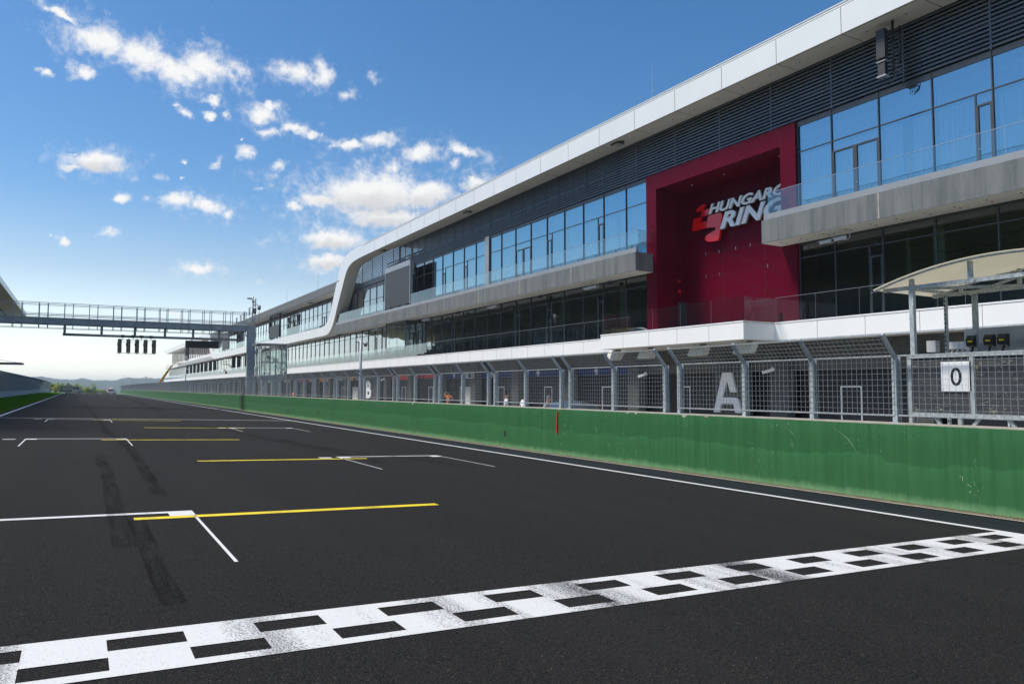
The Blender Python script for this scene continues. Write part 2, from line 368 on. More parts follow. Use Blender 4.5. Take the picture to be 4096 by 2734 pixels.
scm = n.math('MULTIPLY', n.ramp(scr, [(0.715, 0.0), (0.722, 1.0)]), n.ramp(n.noise(n.wcoord((1, 0.6, 0.8)), 1.1, 2), [(0.54, 0.0), (0.6, 1.0)]))
c = n.mix(n.math('MULTIPLY', scm, 0.75), c, (0.34, 0.46, 0.30))
n.col(c); n.rough(n.ramp(runs, [(0.3, 0.42), (0.7, 0.62)])); n.bump(n.noise(w, 14, 5, 0.6), 0.12, 0.01); M['wall_green'] = m
M['coping'] = vary('coping_concrete', (0.30, 0.28, 0.23), (0.46, 0.44, 0.38), 3.0, 0.85, bump=0.3)
M['drain'] = vary('drain_rust', (0.20, 0.13, 0.07), (0.38, 0.30, 0.20), 6.0, 0.8, bump=0.3)
m = mat('slab_concrete', (0.22, 0.23, 0.23), 0.8); n = NT(m)
c = n.ramp(n.noise(n.wcoord((1, 1.6, 0.16)), 1.7, 6, 0.68), [(0.3, (0.088, 0.100, 0.104)), (0.52, (0.150, 0.162, 0.163)), (0.78, (0.215, 0.222, 0.216))])
c = n.mix(n.ramp(n.noise(n.wcoord(), 1.3, 5), [(0.4, 0.0), (0.8, 0.4)]), c, (0.10, 0.118, 0.128))
n.col(c); n.bump(n.noise(n.wcoord((1, 2, 1)), 18, 5, 0.65), 0.15, 0.01); M['concrete'] = m
M['barrier'] = vary('barrier_concrete', (0.40, 0.43, 0.45), (0.62, 0.64, 0.65), 1.5, 0.8, (1, 0.35, 1))
M['white_panel'] = vary('white_panel', (0.80, 0.805, 0.80), (0.85, 0.85, 0.84), 0.35, 0.38, spec=0.45)
M['fascia'] = vary('fascia_panel', (0.72, 0.735, 0.74), (0.78, 0.79, 0.79), 0.25, 0.33, spec=0.5, coat=0.15)
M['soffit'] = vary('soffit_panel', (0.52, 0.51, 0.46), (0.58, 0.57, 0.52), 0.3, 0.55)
M['seam'] = mat('seam_shadow_gap', (0.03, 0.03, 0.032), 0.8)
M['render'] = vary('interior_wall', (0.20, 0.20, 0.19), (0.30, 0.30, 0.28), 0.4, 0.8)
M['floorint'] = vary('interior_floor', (0.09, 0.085, 0.08), (0.13, 0.12, 0.11), 0.6, 0.5)
M['greenwall'] = vary('interior_green_wall', (0.16, 0.22, 0.13), (0.22, 0.28, 0.18), 0.6, 0.8)
m = mat('galvanised', (0.36, 0.40, 0.43), 0.5, metal=0.15, spec=0.5); n = NT(m)
sp = n.node('ShaderNodeSeparateColor'); n.link(n.vor(n.coord((9, 9, 5)), 3.0, out='Color'), sp.inputs[0])
c = n.ramp(sp.outputs[0], [(0.1, (0.34, 0.385, 0.405)), (0.9, (0.52, 0.56, 0.57))])
c = n.mix(n.ramp(n.noise(n.coord((2, 2, 0.6)), 2.5, 5), [(0.45, 0.0), (0.8, 0.5)]), c, (0.24, 0.25, 0.245))
n.col(c); M['galv'] = m
M['galv_dark'] = vary('galvanised_dull', (0.28, 0.31, 0.34), (0.42, 0.45, 0.48), 2.5, 0.5, metal=0.3)
M['wire'] = mat('zinc_wire', (0.40, 0.43, 0.45), 0.4, metal=0.4)
M['anthracite'] = mat('anthracite_frame', (0.055, 0.062, 0.07), 0.42, spec=0.5)
M['louvre'] = vary('louvre_blade', (0.085, 0.098, 0.112), (0.115, 0.128, 0.142), 0.6, 0.36, metal=0.25)
M['capping'] = vary('grey_capping', (0.30, 0.31, 0.33), (0.36, 0.37, 0.385), 0.5, 0.35, metal=0.2)
M['dark'] = mat('dark_void', (0.012, 0.013, 0.014), 0.8)
M['black'] = mat('black_plastic', (0.014, 0.015, 0.016), 0.45)
M['red_panel'] = vary('burgundy_panel', (0.092, 0.0004, 0.012), (0.108, 0.0006, 0.015), 0.5, 0.40, spec=0.10)
M['red_gloss'] = mat('red_acrylic', (0.80, 0.004, 0.006), 0.12, coat=0.3)
M['white_gloss'] = mat('white_acrylic', (0.86, 0.87, 0.88), 0.16, coat=0.6)
M['charcoal'] = mat('charcoal_return', (0.03, 0.032, 0.034), 0.5)
M['white_frame'] = mat('white_frame', (0.84, 0.84, 0.84), 0.5)
M['steel'] = mat('brushed_steel', (0.62, 0.63, 0.64), 0.28, metal=0.85)
M['screen'] = vary('screen_grille', (0.050, 0.052, 0.056), (0.062, 0.064, 0.068), 3.0, 0.55)
M['cctv'] = mat('cctv_housing', (0.46, 0.47, 0.48), 0.4)
M['yellow'] = mat('yellow_enamel', (0.72, 0.40, 0.012), 0.4)
M['orange'] = mat('orange_cloth', (0.85, 0.22, 0.008), 0.8)
M['reflex'] = mat('grey_reflective_tape', (0.52, 0.54, 0.56), 0.35)
M['white_cloth'] = mat('white_cloth', (0.78, 0.80, 0.84), 0.85)
M['grey_cloth'] = mat('grey_cloth', (0.30, 0.31, 0.32), 0.9)
M['dark_cloth'] = mat('dark_cloth', (0.02, 0.021, 0.026), 0.9)
M['skin'] = mat('skin', (0.48, 0.24, 0.15), 0.55)
M['hair_dark'] = mat('dark_hair', (0.010, 0.007, 0.006), 0.8, spec=0.08)
M['hair_grey'] = mat('grey_hair', (0.17, 0.17, 0.17), 0.8, spec=0.1)
M['car_blue'] = mat('car_paint', (0.018, 0.024, 0.045), 0.25, coat=0.8)
M['van_grey'] = mat('van_paint', (0.70, 0.69, 0.64), 0.35, coat=0.3)
M['tarp'] = vary('truck_tarpaulin', (0.34, 0.35, 0.34), (0.42, 0.43, 0.42), 2, 0.7)
M['rubber'] = mat('rubber', (0.014, 0.014, 0.014), 0.8)
M['auto_glass'] = mat('auto_glass', (0.05, 0.07, 0.09), 0.05, coat=0.5)
M['blue_banner'] = mat('blue_banner', (0.006, 0.022, 0.12), 0.5)
M['red_banner'] = mat('red_banner', (0.60, 0.012, 0.014), 0.5)
M['dark_red_banner'] = mat('dark_red_banner', (0.32, 0.02, 0.03), 0.5)
M['orange_banner'] = mat('orange_banner', (0.80, 0.28, 0.015), 0.5)
M['pale_banner'] = mat('pale_banner', (0.42, 0.45, 0.46), 0.5)
M['garage'] = vary('garage_panel', (0.016, 0.017, 0.021), (0.024, 0.025, 0.030), 0.5, 0.42)
M['header'] = vary('header_panel', (0.085, 0.085, 0.078), (0.11, 0.11, 0.10), 0.5, 0.45)
m = mat('ribbed_pier', (0.13, 0.135, 0.13), 0.5); n = NT(m)
n.col(n.ramp(n.noise(n.wcoord((2, 2, 9)), 1.5, 5, 0.6), [(0.3, (0.075, 0.08, 0.078)), (0.7, (0.15, 0.155, 0.148))])); M['rib'] = m
m = mat('polycarbonate', (0.62, 0.58, 0.44), 0.35); n = NT(m)
n.col(n.ramp(n.noise(n.wcoord((1, 0.7, 3)), 2.5, 5), [(0.3, (0.66, 0.63, 0.52)), (0.7, (0.80, 0.78, 0.70))]))
tl = n.node('ShaderNodeBsdfTranslucent'); tl.inputs[0].default_value = (0.85, 0.82, 0.70, 1); mx = n.node('ShaderNodeMixShader'); mx.inputs[0].default_value = 0.5
n.link(n.b.outputs[0], mx.inputs[1]); n.link(tl.outputs[0], mx.inputs[2]); n.link(mx.outputs[0], n.N['Material Output'].inputs[0]); M['poly'] = m
m = mat('peeling_board', (0.06, 0.065, 0.07), 0.7); n = NT(m); v = n.wcoord((1, 7, 26))
fl = n.noise(v, 1.6, 6, 0.7)
pt = n.noise(n.wcoord((1, 1.9, 1.7)), 1.6, 4, 0.6)
k = n.ramp(n.math('ADD', fl, n.math('MULTIPLY', pt, 0.42)), [(0.815, 0.0), (0.84, 1.0)])
c = n.ramp(n.noise(n.wcoord((1, 3, 3)), 2.0, 5), [(0.3, (0.030, 0.034, 0.040)), (0.7, (0.062, 0.066, 0.072))])
n.col(n.mix(k, c, (0.40, 0.36, 0.26))); n.bump(n.math('MULTIPLY', k, -1.0), 0.4, 0.003); M['board'] = m
M['stand_roof'] = vary('stand_roof_lining', (0.50, 0.46, 0.22), (0.56, 0.52, 0.27), 0.05, 0.6)  # yellow light bounced off the ground is mixed into this roof colour
M['stand_seat'] = vary('stand_seats', (0.10, 0.12, 0.14), (0.28, 0.30, 0.33), 1.6, 0.7)
M['stand_conc'] = vary('stand_concrete', (0.20, 0.20, 0.19), (0.30, 0.30, 0.29), 0.3, 0.85)
M['cloth_curtain'] = vary('curtain_cloth', (0.55, 0.62, 0.72), (0.90, 0.92, 0.94), 1.5, 0.9, (1, 6, 0.15))
M['blind'] = vary('blind_cloth', (0.30, 0.38, 0.50), (0.44, 0.52, 0.62), 1.0, 0.9, (1, 0.4, 14))
M['wood'] = vary('pallet_wood', (0.42, 0.31, 0.14), (0.58, 0.45, 0.24), 5, 0.8)
M['tarp_grey'] = vary('grey_sheet', (0.34, 0.36, 0.38), (0.46, 0.48, 0.50), 4, 0.7)
M['led_lens'] = mat('lamp_lens', (0.03, 0.014, 0.014), 0.15, coat=0.5)
def glassmat(name, tint, gtint, r0, k, wav=0.0, wscale=0.6, rough=0.0):
    m = bpy.data.materials.new(name); m.use_nodes = True; n = NT(m); n.N.remove(n.b)
    tr = n.node('ShaderNodeBsdfTransparent'); tr.inputs[0].default_value = (*tint, 1)
    gl = n.node('ShaderNodeBsdfGlossy'); gl.inputs[0].default_value = (*gtint, 1); gl.inputs['Roughness'].default_value = rough
    fr = n.node('ShaderNodeFresnel'); fr.inputs[0].default_value = 1.5
    f = n.math('ADD', n.math('MULTIPLY', fr.outputs[0], k), r0, clamp=True)
    mx = n.node('ShaderNodeMixShader'); n.link(f, mx.inputs[0]); n.link(tr.outputs[0], mx.inputs[1]); n.link(gl.outputs[0], mx.inputs[2])
    n.link(mx.outputs[0], n.N['Material Output'].inputs[0])
    if wav:
        oi = n.node('ShaderNodeObjectInfo'); g = n.node('ShaderNodeNewGeometry')
        cb = n.node('ShaderNodeCombineXYZ'); n.link(n.math('MULTIPLY', oi.outputs['Random'], 60.0), cb.inputs[0])
        ad = n.node('ShaderNodeVectorMath', operation='ADD'); n.link(g.outputs['Position'], ad.inputs[0]); n.link(cb.outputs[0], ad.inputs[1])
        h = n.noise(ad.outputs[0], wscale, 1.5, 0.4)
        bp = n.node('ShaderNodeBump'); bp.inputs['Strength'].default_value = 1.0; bp.inputs['Distance'].default_value = wav
        n.link(h, bp.inputs['Height']); n.link(bp.outputs[0], gl.inputs['Normal'])
    return m
M['glass_up'] = glassmat('coated_glass', (0.80, 0.90, 0.98), (0.56, 0.87, 1.0), 0.46, 0.8, 0.012, 0.5)
M['glass_low'] = glassmat('clear_glass', (0.72, 0.80, 0.80), (0.90, 0.96, 1.0), 0.07, 2.3, 0.012, 0.5)
M['glass_rail'] = glassmat('balustrade_glass', (0.78, 0.86, 0.85), (0.88, 0.97, 1.0), 0.10, 1.0, 0.012, 0.45)
M['glass_booth'] = glassmat('booth_glass', (0.70, 0.78, 0.76), (0.9, 1.0, 0.98), 0.15, 1.0, 0.03, 0.8)
# leaves
def leafmat(name, c0, c1):
    m = mat(name, c0, 0.7, spec=0.2); n = NT(m)
    n.col(n.ramp(n.noise(n.wcoord(), 0.7, 4), [(0.3, c0), (0.7, c1)]))
    tl = n.node('ShaderNodeBsdfTranslucent'); tl.inputs[0].default_value = (c1[0] * 1.4, c1[1] * 1.4, c1[2], 1); mx = n.node('ShaderNodeMixShader'); mx.inputs[0].default_value = 0.4
    n.link(n.b.outputs[0], mx.inputs[1]); n.link(tl.outputs[0], mx.inputs[2]); n.link(mx.outputs[0], n.N['Material Output'].inputs[0]); return m
M['leaf'] = leafmat('leaf_fresh', (0.13, 0.17, 0.02), (0.36, 0.40, 0.07))
M['leaf2'] = leafmat('leaf_deep', (0.07, 0.11, 0.015), (0.22, 0.27, 0.045))
M['bark'] = vary('bark', (0.07, 0.055, 0.04), (0.14, 0.11, 0.08), 6, 0.9)

# ---------------------------------------------------------------- ground heights
def drop(y):
    if y < 200: return 0.0
    if y < 420: return -3.45e-5 * (y - 200) ** 2
    return -1.67 - 0.0152 * (min(y, 1400) - 420)
def gz(x, y):
    if x < -9: b = 0.27
    elif x < 12.63: b = -0.03 * x
    else: b = -0.45
    return b + drop(y)
YS = [-60, -20, 0, 20, 60, 120, 200, 220, 240, 260, 280, 300, 320, 340, 360, 380, 400, 420, 500]
def strip(mb, x0, x1, ys, lift, nx=1, m=0):
    for i in range(len(ys) - 1):
        for k in range(nx):
            a = x0 + (x1 - x0) * k / nx; b = x0 + (x1 - x0) * (k + 1) / nx
            mb.poly([(a, ys[i], gz(a + 1e-6, ys[i]) + lift), (b, ys[i], gz(b - 1e-6, ys[i]) + lift), (b, ys[i + 1], gz(b - 1e-6, ys[i + 1]) + lift), (a, ys[i + 1], gz(a + 1e-6, ys[i + 1]) + lift)], m)
# terrain: one sheet out to the hills
XS = [-4500, -2500, -1200, -600, -300, -120, -60, -9.01, -8.99, 12.62, 12.64, 60, 120, 300, 600, 1200, 2500, 4500]
YT = [-4500, -2000, -800, -300] + YS + [600, 800, 1000, 1400, 2000, 3000, 4500]
mb = MB(); nX = len(XS)
for y in YT:
    for x in XS: mb.v.append((x, y, gz(x, y) - 0.06))
for i in range(len(YT) - 1):
    for j in range(nX - 1):
        mb.f.append((i * nX + j, i * nX + j + 1, (i + 1) * nX + j + 1, (i + 1) * nX + j)); mb.m.append(0); mb.sm.append(False)
tag(mb.build('terrain', M['meadow'], fix=False), kind='structure')
YR = [y for y in YS if y <= 420]
mb = MB(); strip(mb, -3.9, 10.80, YR, 0.0, 4)
track = tag(mb.build('track', M['asphalt'], fix=False), kind='structure')
mb = MB(); strip(mb, 10.80, 12.0, YR, -0.004)
tag(mb.build('track_shoulder', M['asphalt_old'], fix=False), kind='structure')
mb = MB(); strip(mb, -9.0, -3.9, YR, 0.002)
tag(mb.build('grass_verge', M['grass'], fix=False), kind='structure')
mb = MB(); strip(mb, 12.64, 32.0, YR, 0.0)
tag(mb.build('pit_lane', M['pit_asphalt'], fix=False), kind='structure')
# drain with grating and its concrete kerb
mb = MB()
for i in range(len(YR) - 1):
    for a, b, lf, mi in ((12.0, 12.07, 0.008, 0), (12.30, 12.63, 0.012, 0), (12.07, 12.30, -0.07, 1)):
        mb.poly([(a, YR[i], gz(a, YR[i]) + lf), (b, YR[i], gz(b, YR[i]) + lf), (b, YR[i + 1], gz(b, YR[i + 1]) + lf), (a, YR[i + 1], gz(a, YR[i + 1]) + lf)], mi)
y = 2.0
while y < 70:
    mb.box(12.07, 12.30, y, y + (0.028 if y < 30 else 0.06), gz(12.2, y) - 0.05, gz(12.2, y) + 0.004, 2)
    y += 0.055 if y < 30 else 0.12
tag(mb.build('drain_channel', [M['coping'], M['dark'], M['drain']], fix=False), kind='structure')

# ---------------------------------------------------------------- painted markings (parts of the track)
LIFT = 0.005
def mark(name, quads, mt):
    mb = MB()
    for q in quads: mb.poly([(x, y, gz(x, y) + LIFT) for x, y in q])
    return mb.build(name, mt, track, fix=False)
def rect(x0, x1, y0, y1): return [(x0, y0), (x1, y0), (x1, y1), (x0, y1)]
def long_line(x0f, x1f, ya, yb):
    ys = [ya] + [y for y in YR if ya < y < yb] + [yb]
    return [[(x0f(ys[i]), ys[i]), (x1f(ys[i]), ys[i]), (x1f(ys[i + 1]), ys[i + 1]), (x0f(ys[i + 1]), ys[i + 1])] for i in range(len(ys) - 1)]
lx = lambda y: -3.43 - 0.0009 * (y - 45)
mark('edge_line', long_line(lambda y: lx(y) - 0.17, lambda y: lx(y), -50, 400), M['paint_line'])
mark('edge_line', long_line(lambda y: 10.655, lambda y: 10.79, -50, 400), M['paint_line'])
# chequered finish line: a white band with the dark squares left open
qs = []
xb = sorted(set([-3.4, 10.655] + [round(2.41 + 0.443 * k, 3) for k in range(-13, 19)]))
yb = [4.72, 4.83, 5.06, 5.18, 5.41, 5.53]
for i in range(len(xb) - 1):
    k = round((xb[i] - 2.41) / 0.443)
    for j in range(5):
        if xb[i] > -3.39 and xb[i + 1] < 10.66:
            if j == 1 and k % 2 == 0: continue
            if j == 3 and k % 2 == 1: continue
        qs.append(rect(xb[i], xb[i + 1], yb[j], yb[j + 1]))
mark('finish_line', qs, M['paint_white'])
# grid boxes and their yellow wheel lines
def grid_box(xl, xr, y, full=True):
    t = 0.14; l_ = 0.034
    q = [rect(xl, xr, y - t, y), rect(xl, xl + l_, y - 3.35, y - 0.42), rect(xr - l_, xr, y - 3.35, y - 0.42),
         rect(xl, xl + 0.30, y - 0.42, y - t), rect(xr - 0.30, xr, y - 0.42, y - t)]
    mark('grid_box', q, M['paint_line'])
for xl, xr, y in ((-1.37, 1.33, 10.74), (5.69, 8.5, 18.85), (-1.36, 1.34, 26.8), (5.70, 8.45, 34.85), (-1.32, 1.37, 42.95)):
    grid_box(xl, xr, y)
for x0, x1, y in ((0.62, 4.63, 10.34), (2.34, 6.3, 18.3), (0.62, 4.63, 26.2), (2.34, 6.3, 34.5), (0.62, 4.63, 42.4)):
    mark('wheel_line', [rect(x0, x1, y - 0.18, y)], M['paint_yellow'])
for xc, y in ((-1.75, 26.65), (5.35, 18.7), (5.4, 34.75), (-1.7, 42.8)):
    mark('grid_number', [rect(xc - 0.16, xc + 0.16, y - 0.25, y)], M['paint_line'])
mark('start_line', [rect(-3.4, 10.655, 44.1, 44.3)], M['paint_line'])
# tyre marks
def skid(pts, w):
    mb = MB()
    for i in range(len(pts) - 1):
        (x0, y0), (x1, y1) = pts[i], pts[i + 1]
        mb.poly([(x0 - w, y0, gz(x0, y0) + 0.0085), (x0 + w, y0, gz(x0, y0) + 0.0085), (x1 + w, y1, gz(x1, y1) + 0.0085), (x1 - w, y1, gz(x1, y1) + 0.0085)])
    mb.build('tyre_mark', M['skid'], track, fix=False)
skid([(0.4, 90), (0.75, 54.69), (0.85, 39.07), (0.9, 30.34), (1.12, 25.95), (1.2, 21.71), (1.15, 16.33), (1.09, 12.43)], 0.11)
skid([(0.44, 20.19), (0.49, 15.54), (0.45, 11.07), (0.44, 8.45)], 0.11)
skid([(0.64, 10.16), (0.65, 8.5), (0.64, 7.1), (0.66, 6.08)], 0.09)
skid([(4.85, 37.13), (5.48, 28.79), (6.06, 21.09), (6.2, 17)], 0.10)
skid([(5.9, 26), (6.41, 21.05), (7.27, 18.43), (7.88, 15.35)], 0.10)
skid([(5.2, 60), (5.9, 90), (6.6, 130), (7.4, 190)], 0.35)
skid([(2.6, 120), (2.9, 160), (3.2, 230)], 0.5)

# ---------------------------------------------------------------- green pit wall
pw = thing('pit_wall', (12.63, 5, -0.38), 'long green painted concrete wall beside the track', 'wall')
ys = list(range(-20, 341, 4))
mb = MB(); cp = MB()
def wall_x(y): return 0.0 if y < 300 else 0.0016 * (y - 300) ** 2
for i in range(len(ys) - 1):
    a, b = ys[i] + 0.0015, ys[i + 1] - 0.0015
    xa, xb_ = 12.63 + wall_x(a), 12.63 + wall_x(b)
    za, zb = drop(a), drop(b)
    P = [(xa, a), (xb_, b), (xb_ + 0.5, b), (xa + 0.5, a)]
    lo = [(x, y, -0.6 + drop(y)) for x, y in P]; hi = [(x, y, 0.945 + drop(y)) for x, y in P]
    mb.poly([lo[0], lo[1], hi[1], hi[0]]); mb.poly([lo[3], lo[2], hi[2], hi[3]]); mb.poly(hi); mb.poly([lo[0], lo[3], hi[3], hi[0]]); mb.poly([lo[1], lo[2], hi[2], hi[1]])
    top = [(x + (0.006 if k in (0, 1) else -0.006), y, 0.966 + drop(y)) for k, (x, y) in enumerate(P)]
    cp.poly(top); cp.poly([(hi[0][0] + 0.006, *hi[0][1:]), (hi[1][0] + 0.006, *hi[1][1:]), top[1], top[0]])
mb.build('wall_face', M['wall_green'], pw)
cp.build('coping', M['coping'], pw)
# chips knocked out of the top edge, showing pale concrete, and weep holes
rc = random.Random(3)
mb = MB()
for yc in (15.4, 15.75, 13.6, 12.85, 30.6, 36.6, 43.0, 19.0):
    n_ = 9; w_ = rc.uniform(0.04, 0.10); h_ = rc.uniform(0.03, 0.10)
    mb.poly([(12.626, yc + w_ * math.cos(math.pi * k / (n_ - 1)) * rc.uniform(0.7, 1.1), 0.95 - h_ * math.sin(math.pi * k / (n_ - 1)) * rc.uniform(0.6, 1.1)) for k in range(n_)])
mb.build('chipped_edge', M['coping'], pw, fix=False)
def scrape(pts, w0):
    mb = MB(); rs = random.Random(int(pts[0][0] * 100))
    for k in range(5):
        o = [rs.uniform(-.02, .02), rs.uniform(-.02, .02)]; w_ = w0 * rs.uniform(.4, 1.0)
        a, b = sorted((rs.uniform(0, .5), rs.uniform(.5, 1))); L = len(pts) - 1; prev = None
        for i in range(15):
            u = (a + (b - a) * i / 14) * L; j = min(int(u), L - 1); f = u - j
            p = (pts[j][0] * (1 - f) + pts[j + 1][0] * f + o[0] * (1 + u * .4) + rs.uniform(-.004, .004), pts[j][1] * (1 - f) + pts[j + 1][1] * f + o[1] + rs.uniform(-.004, .004))
            ww = w_ * math.sin(math.pi * (i + .5) / 15) * rs.uniform(.5, 1.2)
            if prev: mb.poly([(12.6268 - k * .0001, prev[0] - prev[2], prev[1]), (12.6268 - k * .0001, p[0] - ww, p[1]), (12.6268 - k * .0001, p[0] + ww, p[1]), (12.6268 - k * .0001, prev[0] + prev[2], prev[1])])
            prev = (p[0], p[1], ww)
    return mb.build('paint_scrape', M['scrape'], pw, fix=False)
M['scrape'] = mat('scraped_paint', (0.14, 0.27, 0.16), 0.8)
SC = [[(10.76, .84), (10.55, .76), (10.42, .66), (10.40, .49)], [(10.48, .62), (10.46, .45), (10.24, .26)], [(9.58, .85), (9.39, .77), (9.17, .63), (9.02, .44), (8.9, .19)], [(13.5, .83), (13.53, .71), (13.47, .57)], [(6.9, .5), (6.8, .3)], [(17.2, .6), (17.1, .3)]]
for q in SC: scrape(q, .006)
for yc, zc, ry, rz in ((22.36, 0.04, 0.07, 0.115), (45.52, 0.06, 0.10, 0.12), (53.1, -0.01, 0.09, 0.13)):
    mb = MB(); rim = [(yc + ry * math.cos(2 * math.pi * k / 16), zc + rz * math.sin(2 * math.pi * k / 16)) for k in range(16)]
    mb.poly([(12.6265, y, z) for y, z in rim])
    mb.build('drain_hole', M['dark'], pw, fix=False)
mb = MB(); mb.bar((12.615, 19.10, 0.86), (12.615, 19.14, 0.21), 0.025, 0.03)
tag(mb.build('marker_strip', M['red_gloss']), 'thin red vertical strip fixed to the face of the green wall', 'marker')

# ---------------------------------------------------------------- catch fence sections on the wall
def fence_section(posts, parent_loc, label, group=None, canopy=True, mesh_ext=0.0):
    """posts: y positions; origin at wall top. returns the thing"""
    t = thing('catch_fence', parent_loc, label, 'fence', group)
    X, _, Z = parent_loc
    for py in posts:
        mb = MB()
        fl = 0.045
        mb.box(X - 0.012, X + 0.0, py - fl, py + fl, Z, Z + 1.20)              # track flange
        mb.box(X + 0.0, X + 0.11, py - 0.006, py + 0.006, Z, Z + 1.20)        # web
        mb.box(X + 0.11, X + 0.122, py - fl, py + fl, Z, Z + 1.20)            # back flange
        mb.box(X - 0.03, X + 0.15, py - 0.075, py + 0.075, Z, Z + 0.012)      # foot plate
        if canopy:
            mb.bar((X + 0.02, py, Z + 1.19), (X - 0.335, py, Z + 1.60), 0.05, 0.075, m=1)
        mb.build('post', [M['galv'], M['galv_dark']], t)
    y0, y1 = posts[0], posts[-1]
    mb = MB(); r = 0.0023
    ny = max(2, int(round((y1 - y0) / 0.108)))
    xm = X - 0.02
    k0 = Z + 0.135; k1 = Z + 1.215
    for i in range(ny + 1):
        y = y0 + (y1 - y0) * i / ny
        mb.bar((xm, y, k0), (xm, y, k1), 2 * r, m=0)
        if canopy: mb.bar((xm, y, k1), (xm - 0.33, y, k1 + 0.375), 2 * r)
    nz = 10
    for j in range(nz + 1):
        z = k0 + (k1 - k0) * j / nz
        mb.bar((xm - 0.006, y0, z), (xm - 0.006, y1 + mesh_ext, z), 2 * r)
    if canopy:
        for j in range(1, 6):
            f = j / 5
            mb.bar((xm - 0.33 * f - 0.005, y0, k1 + 0.375 * f - 0.004), (xm - 0.33 * f - 0.005, y1, k1 + 0.375 * f - 0.004), 2 * r if j < 5 else 0.02)
    mb.build('mesh_panel', M['wire'], t)
    mb = MB()
    mb.box(xm + 0.004, xm + 0.034, y0, y1, k1 - 0.02, k1 + 0.012)
    mb.box(xm + 0.004, xm + 0.034, y0, y1, k0 - 0.02, k0 + 0.012)
    mb.build('rail', M['galv'], t)
    return t
ZW = 0.966
FG = 'catch fence sections along the green wall'
fence_section([8.37, 10.17, 11.96, 14.07], (12.9, 8.37, ZW), 'nearest galvanised fence section with leaning top, in front of the white letter A', FG)
proto = fence_section([14.6, 16.73, 18.86], (12.9, 14.6, ZW), 'galvanised fence section in front of the dark car, left of the section before letter A', FG)
sec_labels = {1: 'galvanised fence section with the two white shirted men behind it', 2: 'galvanised fence section with the man scratching his head behind it',
              3: 'galvanised fence section in front of the bright red garage banner', 4: 'galvanised fence section in front of the right half of letter B', 5: 'galvanised fence section just left of the thin camera mast'}
for k in range(1, 68):
    y = 14.6 + 4.775 * k
    c = copy_tree(proto); c.location = (12.9 + wall_x(y + 2), y, ZW + drop(y + 2))
    if drop(y): c.rotation_euler = (math.atan2(drop(y + 4.2) - drop(y), 4.2), 0, -math.atan2(wall_x(y + 4.2) - wall_x(y), 4.2))
    c['label'] = sec_labels.get(k, 'galvanised fence section with leaning top, far along the green wall beyond the camera mast')
# low fence in front of the numbered board, no canopy
fence_section([-2.0, 1.6, 5.0], (12.9, 8.32, ZW), 'low mesh fence without a leaning top, in front of the numbered board')
pos = bpy.data.objects[[o.name for o in COL.objects if o.get('label', '').startswith('low mesh fence')][0]]
ext = MB(); xm = 12.88; r = 0.0023
for i in range(32):
    y = 5.0 + 3.33 * i / 31; ext.bar((xm, y, ZW + 0.135), (xm, y, ZW + 1.215), 2 * r)
for j in range(11):
    z = ZW + 0.135 + 0.108 * j; ext.bar((xm - 0.006, 5.0, z), (xm - 0.006, 8.33, z), 2 * r)
ext.build('mesh_panel', M['wire'], pos)
mb = MB(); mb.box(12.884, 12.914, 5.0, 8.30, ZW + 1.20, ZW + 1.228); mb.box(12.884, 12.914, 5.0, 8.30, ZW + 0.115, ZW + 0.147); mb.build('rail', M['galv'], pos)

# ---------------------------------------------------------------- pit building
bd = thing('pit_building', (30.4, 100, -0.45), 'long modern pit building with white roof ribbon, glass storeys and dark garages', 'building')
FX, GX = 28.8, 30.5                     # fascia plane, glazing plane
Y0 = 3.0                                # the building runs on past the picture's right edge
# -- white ribbon: roof edge, bend down, balcony band, bend up to the far roof
pairs = [((-12, 18.70), (-12, 17.32)), ((76, 18.70), (76, 17.32)), ((80.5, 18.70), (80.5, 17.32)), ((86, 18.70), (85, 17.32)), ((89.5, 18.68), (88.5, 17.24)), ((91.8, 18.46), (90.4, 17.0)), ((93.6, 17.95), (91.7, 16.5)),
         ((94.8, 17.1), (92.6, 15.75)), ((95.9, 15.7), (93.8, 14.35)), ((98.0, 12.8), (95.7, 12.2)), ((99.0, 11.4), (97.0, 10.55)), ((100, 10.62), (98.2, 9.55)), ((101.3, 10.15), (99.5, 8.98)),
         ((103, 9.99), (101, 8.76)), ((106, 9.97), (105, 8.73)), ((109, 9.97), (109, 8.73)), ((191, 9.97), (191, 8.73)), ((194.5, 9.97), (195.5, 8.73)), ((199.3, 10.2), (200, 8.83)), ((201.8, 10.7), (202.5, 9.15)), ((203.3, 11.64), (204.6, 9.95)),
         ((205.2, 13.4), (207.8, 12.0)), ((206.2, 14.6), (209, 13.3)), ((207.8, 15.6), (210.4, 14.3)), ((210, 16.1), (212.5, 14.66)), ((214, 16.15), (216, 14.66)), ((219, 16.15), (220, 14.66)), ((334, 16.2), (320, 14.7))]
